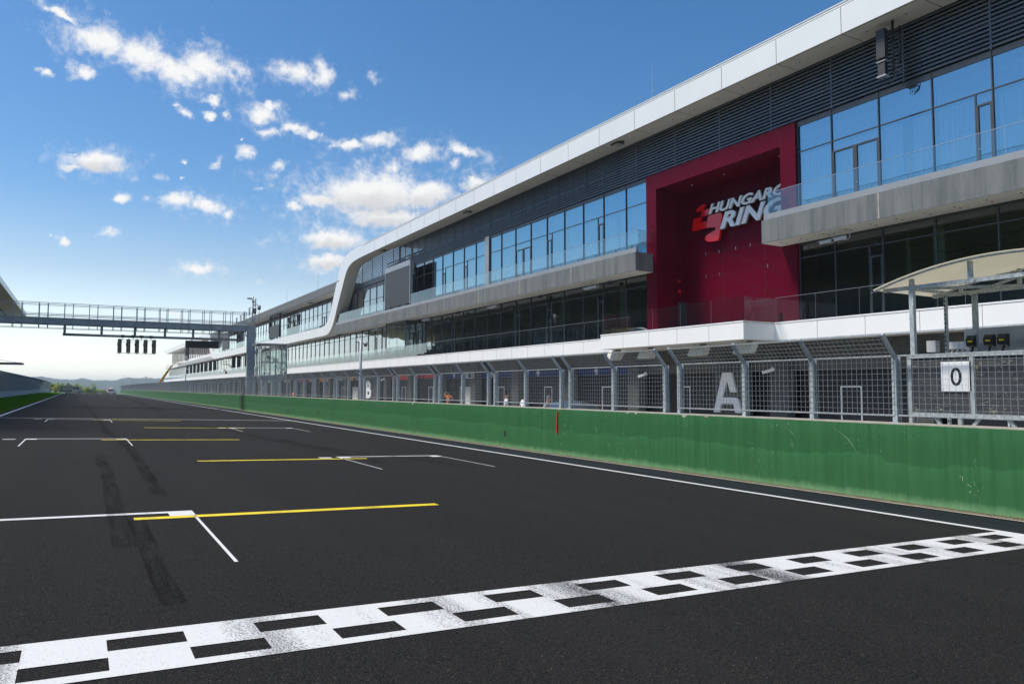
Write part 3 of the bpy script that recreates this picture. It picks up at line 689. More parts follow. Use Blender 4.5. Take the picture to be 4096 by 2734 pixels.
# finer curve: Catmull-Rom between the bend points
def cr(p0, p1, p2, p3, t):
    return tuple(0.5 * ((2 * p1[i]) + (-p0[i] + p2[i]) * t + (2 * p0[i] - 5 * p1[i] + 4 * p2[i] - p3[i]) * t * t + (-p0[i] + 3 * p1[i] - 3 * p2[i] + p3[i]) * t ** 3) for i in range(2))
fine = []
for i in range(len(pairs) - 1):
    steps = 1 if abs(pairs[i + 1][0][0] - pairs[i][0][0]) > 20 else 4
    q = [pairs[max(i - 1, 0)], pairs[i], pairs[i + 1], pairs[min(i + 2, len(pairs) - 1)]]
    refl = lambda a, b: tuple(tuple(2 * a[k][c_] - b[k][c_] for c_ in range(2)) for k in range(2))
    if abs(q[1][0][0] - q[0][0][0]) > 20: q[0] = refl(q[1], q[2])
    if abs(q[3][0][0] - q[2][0][0]) > 20: q[3] = refl(q[2], q[1])
    for s_ in range(steps):
        t_ = s_ / steps
        if steps == 1: fine.append(pairs[i])
        else: fine.append((cr(q[0][0], q[1][0], q[2][0], q[3][0], t_), cr(q[0][1], q[1][1], q[2][1], q[3][1], t_)))
fine.append(pairs[-1])
mb = MB(); sf = MB(); BX = 30.38
def ring(pr): return [(FX, *pr[0]), (FX, *pr[1]), (BX, *pr[1]), (BX, *pr[0])]
for i in range(len(fine) - 1):
    A, B = ring(fine[i]), ring(fine[i + 1])
    mb.poly([A[0], B[0], B[1], A[1]], 0, False)
    mb.poly([A[0], A[3], B[3], B[0]], 0, True)
    sf.poly([A[1], B[1], B[2], A[2]], 0, True)
    sf.poly([A[3], A[2], B[2], B[3]], 0, False)
mb.poly(ring(fine[-1])); mb.poly(ring(fine[0]))
RB = mb
# panel joints, a thin roof coping and a shadow line at the soffit edge
mb = MB()
for k in range(-6, 19):
    y = 20.71 + 3.583 * k
    if y > 84: continue
    mb.box(FX - 0.002, FX + 0.01, y - 0.014, y + 0.014, 17.33, 18.52)
    mb.box(FX + 0.12, BX - 0.02, y - 0.014, y + 0.014, 17.3165, 17.325)
for k in range(0, 40):
    y = 106 + 2.4 * k
    if y < 198: mb.box(FX - 0.002, FX + 0.01, y - 0.012, y + 0.012, 8.74, 9.9)
for k in range(0, 30):
    y = 218 + 3.6 * k
    if y < 318: mb.box(FX - 0.002, FX + 0.01, y - 0.014, y + 0.014, 14.72, 16.1)
mb.box(FX + 0.085, FX + 0.115, -12, 80, 17.314, 17.325)
mb.box(FX - 0.003, FX + 0.01, -12, 85, 18.555, 18.575)
for y, z in ((93.75, 14.5), (96.6, 11.0)):
    mb.bar((FX + 0.02, y, z), (BX - 0.05, y, z), 0.03, 0.03)
def merge(a, b, m):
    o = len(a.v); a.v += b.v; a.f += [tuple(o + q for q in f) for f in b.f]; a.m += [m] * len(b.f); a.sm += b.sm
merge(RB, mb, 1); RB.build('roof_ribbon', [M['fascia'], M['seam']], bd)
sf.build('soffit', M['soffit'], bd)
mb = MB(); mb.box(FX - 0.03, FX + 0.25, -12, 86, 18.70, 18.74); mb.build('roof_coping', M['white_panel'], bd)
mb = MB()
for k in range(-4, 40):
    y = 20.0 + 1.79 * k
    if y < 84: mb.tube([(29.6, y, 17.318), (29.6, y, 17.300)], 0.035, 8)
mb.build('downlight', M['black'], bd)
# -- louvre screen under the roof edge
mb = MB(); nl = 14
def louvre_end(z): return 84.5 if z < 13 else (94.5 - (z - 14.8) * 0.85 if z < 16.2 else 92.6 - (z - 16.2) * 2.6)
for j in range(nl):
    z = 14.93 + (17.25 - 14.93) * j / (nl - 1)
    mb.poly([(30.42, -12, z + 0.045), (30.42, louvre_end(z), z + 0.045), (30.42, louvre_end(z), z - 0.045), (30.42, -12, z - 0.045)])
    mb.poly([(30.42, -12, z + 0.045), (30.56, -12, z + 0.075), (30.56, louvre_end(z), z + 0.075), (30.42, louvre_end(z), z + 0.045)])
    mb.poly([(30.42, -12, z - 0.045), (30.42, louvre_end(z), z - 0.045), (30.56, louvre_end(z), z - 0.015), (30.56, -12, z - 0.015)])
for k in range(-9, 21):
    y = 18.9 + 3.583 * k
    if y < 92: mb.box(30.405, 30.46, y - 0.035, y + 0.035, 14.82, min(17.30, 17.3))
mb.build('louvre_screen', M['louvre'], bd, fix=False)
mb = MB(); mb.box(31.3, 31.4, -12, 84, 14.7, 15.95); mb.box(30.6, 36.0, -12, 79, 17.55, 17.75); mb.box(36.0, 36.1, -12, 82, 14.7, 17.7)
for k in range(-4, 18):
    y = 17.6 + 3.583 * k; mb.box(30.62, 30.80, y - 0.09, y + 0.09, 14.8, 17.5)
mb.build('plant_screen_wall', M['garage'], bd)
mb = MB(); rl = random.Random(5)
for k in range(20):
    y = 14 + 3.583 * k
    mb.bar((32.2, y, 15.95), (33.4, y + 1.6, 17.5), 0.10, m=0)
    mb.box(32.2, 33.6, y + 0.4, y + 0.4 + rl.uniform(0.5, 2.0), 16.0, 16.0 + rl.uniform(0.3, 0.9), 0)
    mb.bar((31.9, y, 16.6), (31.9, y + 3.4, 16.6), 0.25, 0.18)
mb.build('roof_plant', M['galv_dark'], bd)

# -- storeys, floors, back wall
mb = MB()
for y0_, y1_, xa_ in ((-12, 24.9, 30.75), (24.9, 35.4, 32.95), (35.4, 330, 30.75)):
    mb.box(xa_, 45, y0_, y1_, 8.75, 9.78); mb.box(xa_, 45, y0_, min(204, y1_), 14.25, 14.80)
mb.box(30.75, 45, -12, 330, 3.95, 4.74); mb.box(38.0, 38.2, -12, 330, 4.78, 8.75); mb.box(36.5, 36.7, -12, 204, 9.82, 14.25)
mb.box(44.6, 45, -12, 330, -0.5, 14.8)
mb.build('floor_slab', M['render'], bd)
mb = MB(); mb.box(30.8, 38, -12, 330, 4.742, 4.78)
for y0_, y1_ in ((-12, 24.5), (35.8, 330)): mb.box(30.8, 36.5, y0_, y1_, 9.785, 9.82)
mb.box(33.0, 36.5, 24.5, 35.8, 9.785, 9.82); mb.build('interior_floor', M['floorint'], bd)
for k in range(-1, 42):
    y = 18.3 + 7.2 * k
    if 24.5 < y < 35.9: continue
    mb = MB(); mb.box(31.6, 32.1, y - 0.25, y + 0.25, 4.78, 8.75)
    if y < 200: mb.box(31.8, 32.2, y - 0.2, y + 0.2, 9.82, 14.25)
    mb.build('interior_column', M['greenwall'], bd)
    if k % 3 == 0 and y < 120: mb = MB(); mb.box(32.6, 37.9, y + 1.9, y + 2.1, 4.78, 8.75); mb.build('partition', M['greenwall'], bd)


# -- glazing: every bay a window with frame, panes and door leaves
def frame_bay(y0, y1, z0, z1, trans, head=0.2, door=None, X=GX):
    """one bay between mullion axes y0 < y1. returns (frame mesh, pane rects)"""
    mb = MB(); h = 0.022; xa, xb = X - 0.035, X + 0.06
    mb.box(xa - 0.03, xb, y0, y0 + h, z0, z1); mb.box(xa - 0.03, xb, y1 - h, y1, z0, z1)
    mb.box(xa, xb, y0 + h, y1 - h, z0, z0 + 0.06)
    mb.box(xa, xb, y0 + h, y1 - h, z1 - head, z1)
    zs = [z0 + 0.06] + list(trans) + [z1 - head]
    for z in trans: mb.box(xa, xb, y0 + h, y1 - h, z - 0.024, z + 0.024)
    panes = []
    lo_top = trans[0] - 0.03 if trans else z1 - head
    a, b = y0 + h, y1 - h
    if door in ('single', 'near'):      # a narrow door beside the far or the near mullion
        fl = (lambda p, q: (p, q)) if door == 'single' else (lambda p, q: (y0 + y1 - q, y0 + y1 - p))
        d0 = y1 - 0.66; dh = lo_top - 0.52
        def bx(p, q, za, zb, xo=0.02): mb.box(xa - xo, xb, *fl(p, q), za, zb)
        bx(d0 - 0.03, d0 + 0.03, z0 + 0.06, lo_top, 0.0)
        bx(d0 + 0.03, y1 - h, dh, dh + 0.08); bx(d0 + 0.03, d0 + 0.11, z0 + 0.06, dh); bx(y1 - h - 0.08, y1 - h, z0 + 0.06, dh); bx(d0 + 0.11, y1 - h - 0.08, z0 + 0.06, z0 + 0.16)
        panes += [(*fl(a, d0 - 0.03), z0 + 0.06, lo_top), (*fl(d0 + 0.11, y1 - h - 0.08), z0 + 0.16, dh), (*fl(d0 + 0.03, y1 - h), dh + 0.08, lo_top)]
    elif door == 'double':
        dh = lo_top - 0.55; mid = (a + b) / 2
        mb.box(xa - 0.02, xb, a, b, dh, dh + 0.08)
        for e0, e1 in ((a, a + 0.10), (mid - 0.10, mid + 0.10), (b - 0.10, b)): mb.box(xa - 0.02, xb, e0, e1, z0 + 0.06, dh)
        mb.box(xa - 0.02, xb, a + 0.1, mid - 0.1, z0 + 0.06, z0 + 0.17); mb.box(xa - 0.02, xb, mid + 0.1, b - 0.1, z0 + 0.06, z0 + 0.17)
        panes += [(a + 0.10, mid - 0.10, z0 + 0.17, dh), (mid + 0.10, b - 0.10, z0 + 0.17, dh), (a, b, dh + 0.08, lo_top)]
    else:
        panes.append((a, b, z0 + 0.06, lo_top))
    if trans:
        ts = list(trans) + [z1 - head]
        for i in range(len(trans)):
            panes.append((a, b, trans[i] + 0.03, ts[i + 1] - (0.03 if i < len(trans) - 1 else 0)))
    return mb, panes
def quad_yz(mb, X, y0, y1, z0, z1): mb.poly([(X, y1, z0), (X, y0, z0), (X, y0, z1), (X, y1, z1)])
def handle(mb, X, y, z):
    mb.tube([(X - 0.09, y, z), (X - 0.15, y, z), (X - 0.15, y - 0.12, z)], 0.011, 6)
def window(parent, y0, y1, z0, z1, trans, glass, head=0.2, door=None, curtain=None, X=GX):
    fm, panes = frame_bay(y0, y1, z0, z1, trans, head, door, X)
    w = fm.build('window', M['anthracite'], parent)
    g = MB()
    for p in panes: quad_yz(g, X, *p)
    g.build('pane', glass, w, fix=False)
    if door:
        hb = MB(); handle(hb, X, {'single': y1 - 0.50, 'near': y0 + 0.56}.get(door, (y0 + y1) / 2 - 0.05), z0 + 1.05); hb.build('door_handle', M['steel'], w)
    if curtain:
        cb = MB(); rr = random.Random(int(y0 * 100)); segs = 44
        zt = trans[0] - 0.05
        for i in range(segs):
            u0, u1 = y0 + 0.05 + (y1 - y0 - 0.1) * i / segs, y0 + 0.05 + (y1 - y0 - 0.1) * (i + 1) / segs
            f = lambda u: X + 0.32 + 0.05 * math.sin(u * 26 + 2 * math.sin(u * 3)) + 0.03 * math.sin(u * 61)
            if curtain == 'part' and 0.42 < i / segs < 0.62: continue
            cb.poly([(f(u0), u0, z0 + 0.05), (f(u1), u1, z0 + 0.05), (f(u1), u1, zt), (f(u0), u0, zt)], 0, True)
        quad_yz(cb, X + 0.28, y0 + 0.05, y1 - 0.05, zt + 0.08, z1 - head - 0.02); cb.m[-1] = 1
        cb.build('curtain', [M['cloth_curtain'], M['blind']], w, fix=False)
    return w
# main block, upper storey
up_r = [3.4, 5.8, 8.2, 10.6, 13.0, 15.35, 17.73, 20.15, 22.57, 24.5]
for i in range(len(up_r) - 1):
    dr = {5: 'near', 7: 'double', 2: 'double'}.get(i)
    window(bd, up_r[i], up_r[i + 1], 9.95, 14.80, [13.27], M['glass_up'], 0.25, dr, 'part' if i == 6 else 'full')
up_l = [35.82, 37.99, 40.40, 42.78, 45.16, 47.53, 49.89, 52.29, 54.65, 56.74]
for i in range(len(up_l) - 1):
    dr = {2: 'near', 4: 'single', 6: 'double'}.get(i)
    window(bd, up_l[i], up_l[i + 1], 9.95, 14.80, [13.27], M['glass_up'], 0.25, dr, 'part' if i in (1, 6) else 'full')
up_f = [57.45, 59.36, 61.77, 64.13, 66.52, 68.80, 71.1, 73.5]
for i in range(len(up_f) - 1):
    window(bd, up_f[i], up_f[i + 1], 9.95, 14.80, [13.27], M['glass_up'] if i < 5 else M['glass_low'], 0.25, {1: 'single', 3: 'single', 6: 'single'}.get(i), 'full' if i < 5 else None)
mb = MB(); mb.box(30.36, 30.6, 56.74, 57.45, 9.95, 14.8); mb.build('pilaster', M['capping'], bd)
yy = 73.5
while yy < 97:
    window(bd, yy, yy + 2.38, 9.95, 14.22, [12.3], M['glass_low'], 0.5, 'single' if abs(yy - 75.9) < 1 else None)
    yy += 2.38
# main block, lower storey (terrace level)
lo_r = [3.3, 5.7, 8.1, 10.5, 12.9, 15.32, 17.76, 20.12, 22.52, 24.52]
for i in range(len(lo_r) - 1):
    window(bd, lo_r[i], lo_r[i + 1], 4.80, 8.72, [7.98], M['glass_low'], 0.1, {7: 'near', 3: 'double'}.get(i))
lo_l = [35.82, 38.07, 40.47, 42.83, 45.19, 47.56, 49.88, 52.26, 54.69, 57.1]
k = 57.1
while k < 100: k += 2.39; lo_l.append(round(k, 2))
for i in range(len(lo_l) - 1):
    window(bd, lo_l[i], lo_l[i + 1], 4.80, 8.72, [7.98], M['glass_low'], 0.1, {2: 'near', 4: 'single', 6: 'single', 11: 'single', 15: 'double', 20: 'single', 23: 'double'}.get(i))
# farther blocks: the bays beyond the first bend
far = []
y = lo_l[-1]
while y < 204: far.append((y, y + 2.39, 4.80, 8.72, [7.98], 0.1)); y += 2.39
ups = []
y = 99.2
while y < 205: ups.append((y, y + 2.39, 9.95, 14.22, [12.4], 0.5)); y += 2.39
for i, b_ in enumerate(ups[:26]): window(bd, b_[0], b_[1], b_[2], b_[3], b_[4], M['glass_low'], b_[5], 'double' if i % 7 == 3 else None)
fm, gp = MB(), MB()
rest = far + ups[26:]
y = 204.5
while y < 322: rest.append((y, y + 2.39, 4.80, 8.72, [7.98], 0.1)); y += 2.39
for b_ in rest:
    m_, ps = frame_bay(b_[0], b_[1], b_[2], b_[3], b_[4], b_[5])
    o = len(fm.v); fm.v += m_.v; fm.f += [tuple(o + q for q in f) for f in m_.f]; fm.m += m_.m; fm.sm += m_.sm
    for p in ps: quad_yz(gp, GX, *p)
w = tag(fm.build('window', M['anthracite'], bd), kind='stuff')
gp.build('pane', M['glass_low'], w, fix=False)
# reveal strips over the glass of the recessed far bays
mb = MB(); mb.box(30.36, 30.62, 97.5, 204, 14.22, 14.34); mb.box(30.36, 30.62, 73.5, 97, 14.22, 14.80); mb.build('head_flashing', M['anthracite'], bd)

# -- concrete balcony with metal upstand and glass balustrade
def balcony(y0, y1, label=None):
    b = MB(); b.box(28.92, 30.36, y0, y1, 8.73, 9.85)
    s_ = MB(); s_.box(28.95, 30.36, y0 + 0.03, y1 - 0.03, 8.705, 8.728)
    u = MB(); u.box(29.02, 29.20, y0 + 0.06, y1 - 0.06, 9.85, 10.15)
    j = MB(); k = 0
    n_ = int((y1 - y0) / 7.0)
    for k in range(1, n_ + 1): j.box(28.914, 28.93, y0 + (y1 - y0) * k / (n_ + 1) - 0.03, y0 + (y1 - y0) * k / (n_ + 1) + 0.03, 8.74, 9.85)
    merge(b, j, 1); o = b.build('balcony', [M['concrete'], M['coping']], bd)
    s_.build('soffit', M['soffit'], o); u.build('upstand', M['capping'], o)
    d = MB(); y = y0 + 0.8
    while y < y1:
        for x in (29.45, 29.85): d.tube([(x, y, 8.706), (x, y, 8.69)], 0.045, 8)
        y += 1.2
    d.build('downlight', M['white_panel'] if y0 > 30 else M['black'], o)
    return o
bal_r = balcony(-12, 25.5)
bal_l = balcony(35.2, 97.2)
def balustrade(parent, x, y0, y1, z0, z1, pitch, glass=None, rail=True, sx=None):
    """glass screen along Y at x; each pane its own mesh"""
    n_ = max(1, int(round((y1 - y0) / pitch))); glass = glass or M['glass_rail']
    t = MB()
    if rail: t.box(x - 0.012, x + 0.030, y0, y1, z1, z1 + 0.022)
    for k in range(n_ + 1):
        y = y0 + (y1 - y0) * k / n_
        t.box(x + 0.004, x + 0.014, max(y0, y - 0.006), min(y1, y + 0.006), z0, z1)
    o = t.build('balustrade', M['steel'], parent)
    for k in range(n_):
        g = MB(); quad_yz(g, x, y0 + (y1 - y0) * k / n_ + 0.008, y0 + (y1 - y0) * (k + 1) / n_ - 0.008, z0, z1); g.build('pane', glass, o, fix=False)
    return o
b1 = balustrade(bd, 29.08, 7, 25.22, 10.15, 11.19, 1.83)
b2 = balustrade(bd, 29.08, 35.12, 71.3, 10.15, 11.19, 1.81)
b3 = balustrade(bd, 29.08, 78.8, 96.8, 10.15, 11.19, 1.8)
for o, yy in ((b1, 25.22), (b2, 35.12)):                    # returns to the facade
    g = MB(); g.poly([(29.09, yy, 10.15), (30.36, yy, 10.15), (30.36, yy, 11.19), (29.09, yy, 11.19)]); g.build('pane', M['glass_rail'], o, fix=False)
    t = MB(); t.box(29.09, 30.36, yy - 0.01, yy + 0.01, 11.19, 11.21); t.box(30.34, 30.36, yy - 0.012, yy + 0.012, 10.15, 11.19); t.build('handrail', M['steel'], o)
balustrade(bd, 28.95, 105, 128.2, 9.97, 11.2, 1.95); balustrade(bd, 28.95, 136.2, 178.5, 9.97, 11.2, 4.0); balustrade(bd, 28.95, 187, 199, 9.97, 11.2, 4.0)
# -- white terrace slab with its projecting bay
def slab(y0, y1, x, seams):
    b = MB(); b.box(x, 31.0, y0, y1, 3.92, 4.72); b.box(x - 0.02, 31.0, y0, y1, 4.735, 4.80)
    j = MB(); j.box(x + 0.02, 30.9, y0 + 0.02, y1 - 0.02, 4.72, 4.735)
    for y in seams: j.box(x - 0.002, x + 0.01, y - 0.008, y + 0.008, 3.925, 4.72)
    merge(b, j, 1)
    return b.build('terrace_slab', [M['white_panel'], M['seam']], bd)
slab(-12, 25.05, 29.2, [25.05 - 2.42 * k for k in range(1, 12)])
sl = slab(25.05, 36.25, 27.06, [27.3, 29.6, 31.85, 34.1])
slab(36.25, 330, 29.2, [36.25 + 2.41 * k for k in range(1, 60)])
mb = MB(); mb.box(27.2, 31.0, 25.1, 36.2, 3.905, 3.918); mb.box(29.3, 31.0, -12, 25.0, 3.905, 3.918); mb.box(29.3, 31, 36.3, 330, 3.905, 3.918); mb.build('soffit', M['soffit'], bd)
mb = MB(); mb.box(29.14, 29.18, -12, 24.9, 3.85, 3.925); mb.box(29.14, 29.18, 37, 140, 3.85, 3.925); mb.build('drip_angle', M['galv'], bd)
balustrade(bd, 29.26, 7, 25.0, 4.80, 5.98, 2.35)
b4 = balustrade(bd, 27.12, 25.0, 36.0, 4.80, 5.95, 2.2, rail=False)
for yy in (25.0, 36.0):
    g = MB(); g.poly([(27.13, yy, 4.80), (29.25, yy, 4.80), (29.25, yy, 5.95), (27.13, yy, 5.95)]); g.build('pane', M['glass_rail'], b4, fix=False)
balustrade(bd, 29.26, 36.2, 118, 4.80, 5.98, 2.39)
balustrade(bd, 29.26, 118, 322, 4.80, 5.98, 6.0)
# glazed draught lobby on the far terrace
mb = MB()
for y in (73.2, 79.0):
    mb.box(29.30, 29.42, y - 0.06, y + 0.06, 4.80, 8.70)
mb.box(29.30, 29.42, 73.2, 79.0, 8.58, 8.70); mb.box(29.3, 30.4, 78.95, 79.05, 8.58, 8.70)
o = mb.build('lobby_frame', M['anthracite'], bd)
g = MB(); quad_yz(g, 29.36, 73.3, 78.9, 4.8, 8.58); g.poly([(29.42, 73.2, 4.8), (30.4, 73.2, 4.8), (30.4, 73.2, 8.6), (29.42, 73.2, 8.6)]); g.build('pane', M['glass_low'], o, fix=False)

# -- burgundy portal with its deep niche
mb = MB()
mb.box(30.30, 30.60, 24.52, 25.45, 4.80, 14.78); mb.box(30.30, 30.60, 34.87, 35.80, 4.80, 14.78); mb.box(30.30, 30.60, 25.45, 34.87, 13.80, 14.78)
mb.box(30.60, 32.76, 25.35, 25.45, 4.80, 13.9); mb.box(30.60, 32.76, 34.87, 34.97, 4.80, 13.9); mb.box(30.60, 32.76, 25.45, 34.87, 13.80, 13.9)
mb.box(32.76, 32.9, 25.45, 34.87, 4.80, 13.8)
PB = mb
j = MB(); xw = 32.757
zr = [13.7, 12.45, 11.08, 9.70, 8.33, 6.97, 5.60, 4.85]
yv = [34.87, 31.79, 28.66, 25.47]
def line(p, q, w=0.012): j.bar(p, q, w, 0.008)
for y in yv[1:3]: line((xw, y, 4.8), (xw, y, 13.8))
for z in zr[1:-1]: line((xw, 34.87, z), (xw, 25.45, z))
for a_ in range(3):
    for b_ in range(7):
        line((xw, yv[a_], zr[b_]), (xw, yv[a_ + 1], zr[b_ + 1]))
for x in (31.6,):
    line((x, 34.868, 4.8), (x, 34.868, 13.8))
for z in (11.08, 8.33):
    line((30.6, 34.868, z), (32.76, 34.868, z)); line((30.298, 34.87, z), (30.298, 35.8, z)); line((30.298, 24.52, z), (30.298, 25.45, z))
for y in (25.47, 28.0, 31.4, 34.85): line((30.298, y, 13.80), (30.298, y, 14.78))
merge(PB, j, 1); po = PB.build('portal', [M['red_panel'], M['seam']], bd)
d = MB(); d.box(32.0, 32.72, 34.85, 34.868, 4.8, 6.95); d.build('service_door', M['anthracite'], po)
for z_, r_ in ((7.6, 0.11), (8.25, 0.07)): d = MB(); d.tube([(32.1, 34.86, z_), (32.1, 34.79, z_)], r_, 12); d.build('alarm_bell', M['red_gloss'], po)
d = MB(); d.box(32.5, 32.755, 27.55, 28.55, 4.95, 5.65); d.build('hydrant_box', M['red_panel'], po)
d = MB()
for y, z in ((33.2, 9.75), (32.1, 9.73), (30.8, 9.72), (29.7, 9.72), (33.2, 8.4), (32.1, 8.38), (28.5, 8.36)):
    for s_ in (-0.06, 0.06): d.bar((32.75, y, z + s_), (32.66, y - 0.07, z + s_ * 1.3), 0.025)
    d.box(32.74, 32.755, y - 0.02, y + 0.02, z - 0.09, z + 0.09)
d.build('bracket', M['steel'], po)
d = MB()
for y, z in ((33.0, 13.798), (30.4, 13.798), (26.5, 13.798)): d.tube([(31.5, y, z), (31.5, y, z - 0.015)], 0.06, 10)
d.build('downlight', M['white_panel'], po)

# -- grey parapet roof of the middle block, far columns
mb = MB(); mb.box(28.82, 45, 95.6, 207.6, 14.42, 15.45); mb.build('parapet', M['concrete'], bd)
mb = MB(); mb.box(28.80, 29.1, 95.2, 207.4, 15.45, 15.58); mb.build('parapet_flashing', M['capping'], bd)
mb = MB(); mb.box(28.9, 45, 97, 207, 14.34, 14.418); mb.build('soffit', M['soffit'], bd)
mb = MB(); mb.box(30.4, 45, 212, 318, 14.7, 16.0); mb.build('far_roof', M['white_panel'], bd)
mb = MB()
y = 208.0
while y < 318:
    mb = MB(); mb.box(30.7, 31.0, y - 0.16, y + 0.16, 9.8, 14.7); mb.build('column', M['soffit'], bd); y += 4.2
mb = MB(); mb.box(32.0, 32.2, 205, 235, 9.8, 14.7); mb.build('far_end_wall', M['dark_red_banner'], bd)
mb = MB(); mb.box(29.0, 31, 204.0, 323, 8.8, 9.25); mb.box(28.95, 31, 204.0, 323, 9.25, 10.4); mb.build('far_balcony', M['white_panel'], bd)
mb = MB(); mb.box(28.92, 29.0, 205, 280, 8.8, 9.70); mb.build('balcony_shade_band', M['capping'], bd)  # shade under the balcony glass, put in as a grey strip
mb = MB()
for y in (148, 163, 178, 213, 229, 245, 262): mb = MB(); mb.box(29.6, 30.3, y - 0.35, y + 0.35, 4.8, 8.72); mb.build('black_pier', M['black'], bd)

# -- garages: ribbed piers, header panels, recessed doors
gar = [25.96, 29.2, 37.35, 44.82, 52.29, 59.76, 67.2, 74.64, 82.1, 86.6, 97.0, 104.5]
wid = {29.2: 2.15, 86.6: 3.9}
mb = MB()
for yc in [3.4, 11.2, 18.6] + gar + [104.5 + 7.46 * k for k in range(1, 30)]:
    hw = wid.get(yc, 1.08) / 2
    z = -0.44
    mb.box(30.46, 31.0, yc - hw, yc + hw, -0.45, 3.0)
    while z < 2.98:
        mb.box(30.40, 30.46, yc - hw, yc + hw, z, z + 0.045); z += 0.085 if yc < 60 else 0.17
mb.build('ribbed_pier', M['rib'], bd)
mb = MB(); mb.box(31.0, 31.4, -12, 330, 2.48, 3.05); mb.build('header_panel', M['header'], bd)
mb = MB(); z = 3.10
while z < 3.86: mb.bar((31.02, -12, z), (31.02, 330, z), 0.03, 0.05); z += 0.075
for k in range(0, 90): mb.box(30.96, 31.1, 2.2 + 1.8 * k, 2.26 + 1.8 * k, 3.05, 3.9)
mb.box(31.1, 31.4, -12, 330, 3.05, 3.9, 1)
mb.build('vent_band', [M['rib'], M['dark']], bd)
ends = [3.4, 11.2, 18.6] + gar + [104.5 + 7.46 * k for k in range(1, 30)]
plain = MB()
for i in range(len(ends) - 1):
    a = ends[i] + wid.get(ends[i], 1.08) / 2; b = ends[i + 1] - wid.get(ends[i + 1], 1.08) / 2
    if ends[i] > 110:
        plain.box(31.4, 31.5, a, b, -0.45, 2.48); continue
    d = MB()
    for k in range(5): d.box(31.40, 31.5, a, b, -0.45 + 0.588 * k, -0.45 + 0.588 * k + 0.578)
    g = d.build('garage_door', M['garage'], bd)
    if b - a < 2.5: continue
    f = MB(); c = (a + b) / 2 + 0.25; w_ = 0.56
    f.box(31.36, 31.44, c - w_, c - w_ + 0.06, -0.45, 1.72); f.box(31.36, 31.44, c + w_ - 0.06, c + w_, -0.45, 1.72); f.box(31.36, 31.44, c - w_ + 0.06, c + w_ - 0.06, 1.66, 1.72)
    f.build('door_frame', M['white_frame'], g)
    f = MB(); y = a + 0.5
    while y < b - 0.9:
        if not (c - 1.15 < y < c + 0.65): f = MB(); f.box(31.385, 31.42, y, y + 0.75, 1.28, 1.68); f.build('door_window', M['black'], g)
        y += 1.2
plain.build('far_garage_door', M['garage'], bd)

# ---------------------------------------------------------------- the sign in the niche
sg = thing('wall_sign', (32.45, 31, 11.4), 'big white slanted lettering sign with red shield emblem in the burgundy niche', 'sign')
em = [[(33.62, 12.36), (33.5, 12.53), (33.27, 12.66), (32.99, 12.72), (32.84, 12.72), (32.9, 12.54), (32.98, 12.35)],
      [(32.96, 12.34), (32.48, 12.35), (32.6, 12.0), (32.8, 12.0), (33.18, 11.99), (33.06, 12.33)],
      [(33.72, 12.01), (33.17, 11.97), (33.24, 11.66), (32.75, 11.65), (32.85, 11.26), (32.92, 11.24), (33.86, 11.24), (33.96, 11.29), (33.81, 11.96)],
      [(32.55, 11.92), (32.35, 11.94), (31.62, 11.94), (31.5, 11.88), (31.45, 11.77), (31.71, 10.5), (31.81, 10.33), (31.91, 10.3), (32.57, 10.36), (32.8, 10.48), (32.88, 10.62), (32.75, 10.79), (32.37, 10.89), (32.06, 10.96), (31.97, 11.04), (32.0, 11.12), (32.25, 11.18), (32.77, 11.24), (32.66, 11.71)]]
for e in em:
    mb = MB(); mb.extr(e, lambda u, v, d: (d, u, v), 32.36, 32.52); mb.build('emblem_piece', M['red_gloss'], sg)
for word, y, z, w_, h_ in (('HUNGARO', 32.53, 12.0, 5.75, 0.60), ('RING', 31.62, 10.93, 4.75, 0.98)):
    text(word, M['white_gloss'], sg, 32.40, y, z, w_, h_, 'lettering', 0.055, 0.30, 0.032)
    text(word, M['charcoal'], sg, 32.52, y + 0.01, z - 0.012, w_, h_, 'letter_return', 0.06, 0.30, 0.036)
mb = MB()
for z in (12.2, 11.4): mb.box(32.60, 32.68, 28.0, 33.0, z - 0.04, z + 0.04)
mb.build('mounting_rail', M['charcoal'], sg)
# wall letters on the piers
A = [(30.27, 0.30), (29.82, 0.31), (29.70, 0.77), (28.84, 0.77), (28.70, 0.30), (28.26, 0.30), (28.47, 1.0), (28.55, 1.08), (28.70, 1.12), (29.61, 1.12), (29.27, 2.09), (29.04, 1.40), (28.61, 1.39), (28.94, 2.45), (29.59, 2.45)]
mb = MB(); mb.extr(A, lambda u, v, d: (d, u, v), 30.27, 30.395)
tag(mb.build('wall_letter', M['white_frame']), 'tall white stencil letter A on the ribbed wall beside the garages', 'letter', 'white wall letters')
o = text('B', M['white_frame'], None, 30.30, 88.1, 0.34, 1.75, 2.12, 'wall_letter', 0.06, 0, 0.03)
tag(o, 'white letter B on the ribbed wall, partly behind a fence post', 'letter', 'white wall letters')
o = text('E', M['white_frame'], None, 31.2, 31.80, 2.5, 0.40, 0.52, 'wall_letter', 0.03, 0, 0.01)
tag(o, 'small white letter E high on the dark header left of letter A', 'letter', 'white wall letters')
